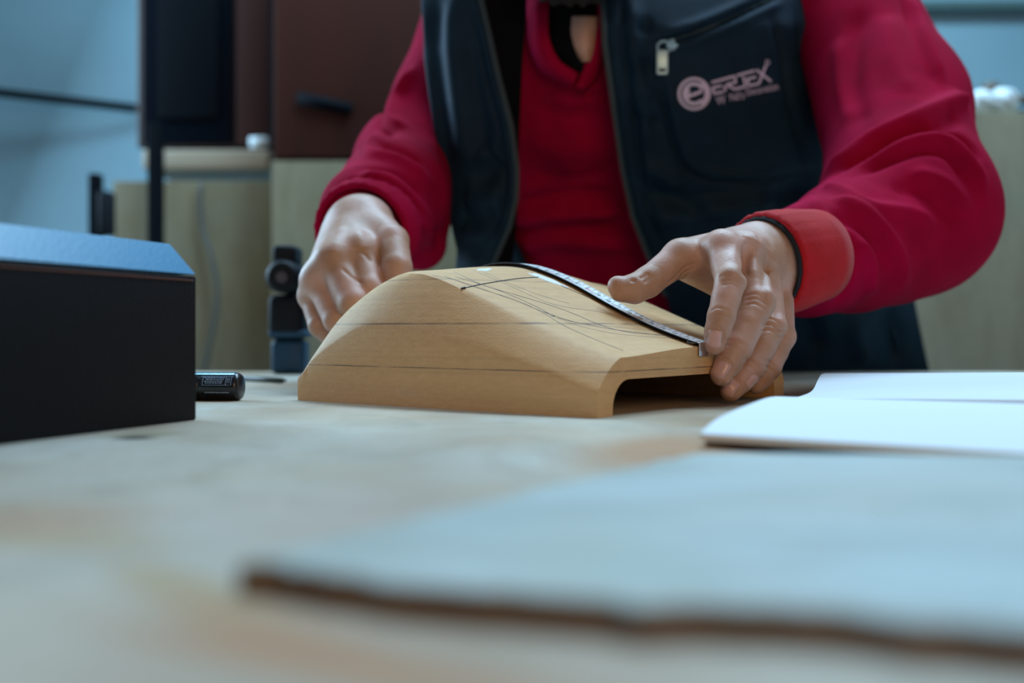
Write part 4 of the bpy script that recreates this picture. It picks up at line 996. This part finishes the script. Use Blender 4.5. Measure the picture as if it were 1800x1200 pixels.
def thick(V, nv, N, th):
    g = grid_faces(len(ys), nv); Nn = normals(V, g)
    if Nn[len(Nn) // 2, 1] < 0: return shell(V, len(ys), nv, th)
    G = V.reshape(len(ys), nv, 3)[:, ::-1].reshape(-1, 3); return shell(G, len(ys), nv, th)
s1 = thick(VR, 90, NR, .010); s2 = thick(VL, 50, NL, .008)
# back and sides
BK = []; zb_ = np.linspace(.905, 1.345, 60)
for z in zb_:
    cx, cy, a_, b_ = rg(z)
    for k in range(80):
        th = math.radians(-38 + (218 + 38 - 0) * k / 79); c_, s_ = math.cos(th), math.sin(th); BK.append((cx + (a_ + .006) * math.copysign(abs(c_) ** .86, c_), cy + (b_ + .008) * math.copysign(abs(s_) ** .86, s_), z))
BK = A(BK); gk = grid_faces(60, 80); Nk = normals(BK, gk)
cen = A([.15, 1.3, 1.1]); s3 = shell(BK if np.dot(Nk[60 * 40], BK[60 * 40] - cen) > 0 else BK.reshape(60, 80, 3)[:, ::-1].reshape(-1, 3), 60, 80, .006)
V, Fc = merge(s1, s2, s3); vest = put('vest', V, Fc, M_vest, pr)
# black lining between the hanging panel and the fleece
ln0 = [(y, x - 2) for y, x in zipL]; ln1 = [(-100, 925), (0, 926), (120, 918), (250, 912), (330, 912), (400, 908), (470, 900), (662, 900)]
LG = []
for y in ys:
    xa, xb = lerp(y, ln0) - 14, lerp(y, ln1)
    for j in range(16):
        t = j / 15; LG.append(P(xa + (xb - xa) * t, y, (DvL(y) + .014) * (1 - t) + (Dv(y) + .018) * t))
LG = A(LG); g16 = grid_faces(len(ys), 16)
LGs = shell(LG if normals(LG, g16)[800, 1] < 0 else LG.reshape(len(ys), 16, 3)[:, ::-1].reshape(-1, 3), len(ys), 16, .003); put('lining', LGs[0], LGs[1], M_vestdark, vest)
# zips
bV = bvh(*merge(s1, s2))
def zipper(tab, side, y1=520, D=Dv):
    parts = []; tape_ = []
    yy = np.linspace(-60, y1, 300); L = []
    for y in yy:
        x = lerp(y, tab); L.append(P(x - side * 1.0, y, D(y) + .004))
    L = A(L); V, Fc = tube(L, .0028, 8); parts.append((V, Fc))
    acc = 0
    for i in range(len(L) - 1):
        acc += np.linalg.norm(L[i + 1] - L[i])
        if acc > .0030: acc = 0; V, Fc = box(L[i] + [-side * .0024, -.0018, 0], (.0044, .0024, .0017)); parts.append((V, Fc))
    V, Fc = merge(*parts); put('zipper', V, Fc, M_zip, vest, sharp=40)
zipper(zipx, 1); zipper(zipL, -1, 500, DvL)
# pocket zip, pull and print, laid on the vest
bVR2 = bvh(*s1)
pz = cast_line(bVR2, [(1150, 78), (1215, 60), (1270, 38), (1330, 10), (1370, -8)], 60)
V, Fc = tube(pz + A([0, -.0006, 0]), .0014, 8); put('pocket_zip', V, Fc, M_zip, vest)
tt = cast_line(bVR2, [(1222, 57), (1240, 51), (1262, 42)], 14)
V, Fc = merge(*[box(p + A([0, -.0015, 0]), (.0010, .0012, .0034)) for p in tt[::2]]); put('zip_teeth', V, Fc, M_zip, vest, smooth=False)
hp_ = hit(bVR2, 1166, 100)[0]; d_ = hp_[1] - .006
def plate(x0, y0, x1, y1, th=.0022): 
    a_, b_ = P(x0, y0, d_), P(x1, y1, d_); return box((a_ + b_) / 2, (abs(b_[0] - a_[0]), th, abs(b_[2] - a_[2])), bev=.0006)
ringp = smooth_line([P(1157, 92, d_), P(1156, 80, d_), P(1163, 73, d_), P(1174, 74, d_), P(1177, 84, d_), P(1176, 92, d_)], 24)
V, Fc = merge(plate(1154, 88, 1174, 121), plate(1154, 126, 1174, 131), plate(1154, 118, 1158, 130), plate(1170, 118, 1174, 130), tube(ringp, .0013, 8),
              tube([P(1172, 80, d_ - .002), P(1190, 80, d_)], .0022, 8), tube([P(1181, 70, d_), P(1183, 88, d_)], .0030, 8))
put('zip_pull', V, Fc, mat('pale_blue_metal', (.45, .68, .80), .35, metal=.35), vest, sharp=40)
# print: local axes in photo-scale units laid on the cloth
ang = math.radians(-12.5)
def lay_print(V2, lift=.0006):
    out = []
    for v in V2:
        h = hit(bVR2, v[0], v[1]); out.append(h[0] + h[1] * 0 + A([0, -lift, 0]))
    return A(out)
def ribbon(pts, wd, n=None, smooth_=False):
    p = smooth_line(pts, n or 24) if smooth_ else A(pts, float)
    if not smooth_:
        q = [p[0]]
        for i in range(len(p) - 1):
            for t in (1 / 3, 2 / 3, 1): q.append(p[i] + (p[i + 1] - p[i]) * t)
        p = A(q)
    V = []
    for i in range(len(p)):
        t = p[min(i + 1, len(p) - 1)] - p[max(i - 1, 0)]; t /= np.linalg.norm(t) + 1e-9; nn_ = A([-t[1], t[0]]); V += [p[i] + nn_ * wd / 2, p[i] - nn_ * wd / 2]
    return A(V), [[2 * i, 2 * i + 1, 2 * i + 3, 2 * i + 2] for i in range(len(p) - 1)]
PRT = []
def addp(V2, Fc): PRT.append((lay_print(V2), Fc))
C0 = A([1220., 165.])
def circ(r, a0=0, a1=360, n=48, c=C0, el=1.0): return [c + r * A([math.cos(math.radians(t)), el * math.sin(math.radians(t))]) for t in np.linspace(a0, a1, n)]
V, Fc = ribbon(circ(26.5), 5.0, 48, True); addp(V, Fc)
# inner disc with an 'e' cut by two dark eyes: built as strokes
for pts, wd in ((circ(17.5, 40, 330), 6.5), ([C0 + A([-14, 4]), C0 + A([0, 1]), C0 + A([14, -5])], 5.5), (circ(20.5, -62, 62, 30, C0 + A([3., 0])), 10.0), ([C0 + A([-11, -9]), C0 + A([-13, 0]), C0 + A([-10, 9])], 8.0)):
    V, Fc = ribbon(pts, wd, 40, True); addp(V, Fc)
ca, sa = math.cos(ang), math.sin(ang)
def loc2(u, v): v = v * (1 + .0024 * u); return A([1254 + u * ca - v * sa, 166 + u * sa + v * ca])
H = 21.
def glyph(pts, wd=4.1): V, Fc = ribbon([loc2(u, -v) for u, v in pts], wd); addp(V, Fc)
# E R J E X, angular squared letters (v up from the baseline)
glyph([(20, H), (1, H)]); glyph([(17, H * .55), (1, H * .55)]); glyph([(18, 1), (1, 1), (1, H * .62)])
glyph([(20, H), (43, H), (43, H * .52), (26, H * .52)]); glyph([(26, H * .52), (38, H * .05), (58, H * .05), (58, H * .8)]); glyph([(22, 1), (22, H * .5)])
glyph([(47, H), (80, H)])
glyph([(80, H * .55), (64, H * .55)]); glyph([(64, H * .62), (64, 1), (82, 1), (101, H * 1.14)]); glyph([(83, H * 1.02), (104, 0)])
V, Fc = ribbon([loc2(104.5 + 3.2 * math.cos(t), -(H * 1.30 + 3.2 * math.sin(t))) for t in np.linspace(0, 6.28, 14)], 1.8); addp(V, Fc)
def addtext(s, u0, u1, v0, size):
    V, Fc = text_geo(s, 1.0, 'LEFT'); k_ = (u1 - u0) / V[:, 0].max(); addp(A([loc2(u0 + v[0] * k_, -(v0 + v[1] * size)) for v in V]), Fc)
addtext("W", 2, 19, -13, 21); addtext("Nd's", 26, 52, -11.5, 18); addtext('Decoration', 56, 114, -8.5, 15)
V, Fc = merge(*PRT); o = put('printed_logo', V, Fc, M_print, vest, smooth=False); o['label'] = 'pale lilac printed logo and lettering'

# ---- trousers and shoes
ft = Field((-.02, 1.36, .02), (.62, 1.76, 1.02), .008)
ft.cone((.20, 1.54, .93), (.42, 1.52, .93), .125, .125, .04)
for sx, bot in ((.16, .13), (.43, .46)):
    ft.cone((sx + .02, 1.53, .90), ((sx + bot) / 2, 1.52, .50), .105, .080, .03); ft.cone(((sx + bot) / 2, 1.52, .50), (bot, 1.56, .07), .080, .062, .03)
V, Q = ft.mesh(); V[:, 1] = np.maximum(V[:, 1], 1.372); V = taubin(V, Q, 2); put('trousers', V, Q, M_trousers, pr)
for bot in (.13, .46):
    fsn = Field((bot - .08, 1.38, -.01), (bot + .08, 1.72, .14), .006); fsn.cone((bot, 1.63, .05), (bot, 1.46, .04), .045, .038, .02); V, Q = fsn.mesh(); V[:, 2] = np.maximum(V[:, 2], .001); put('shoe', V, Q, M_drillblack, pr)
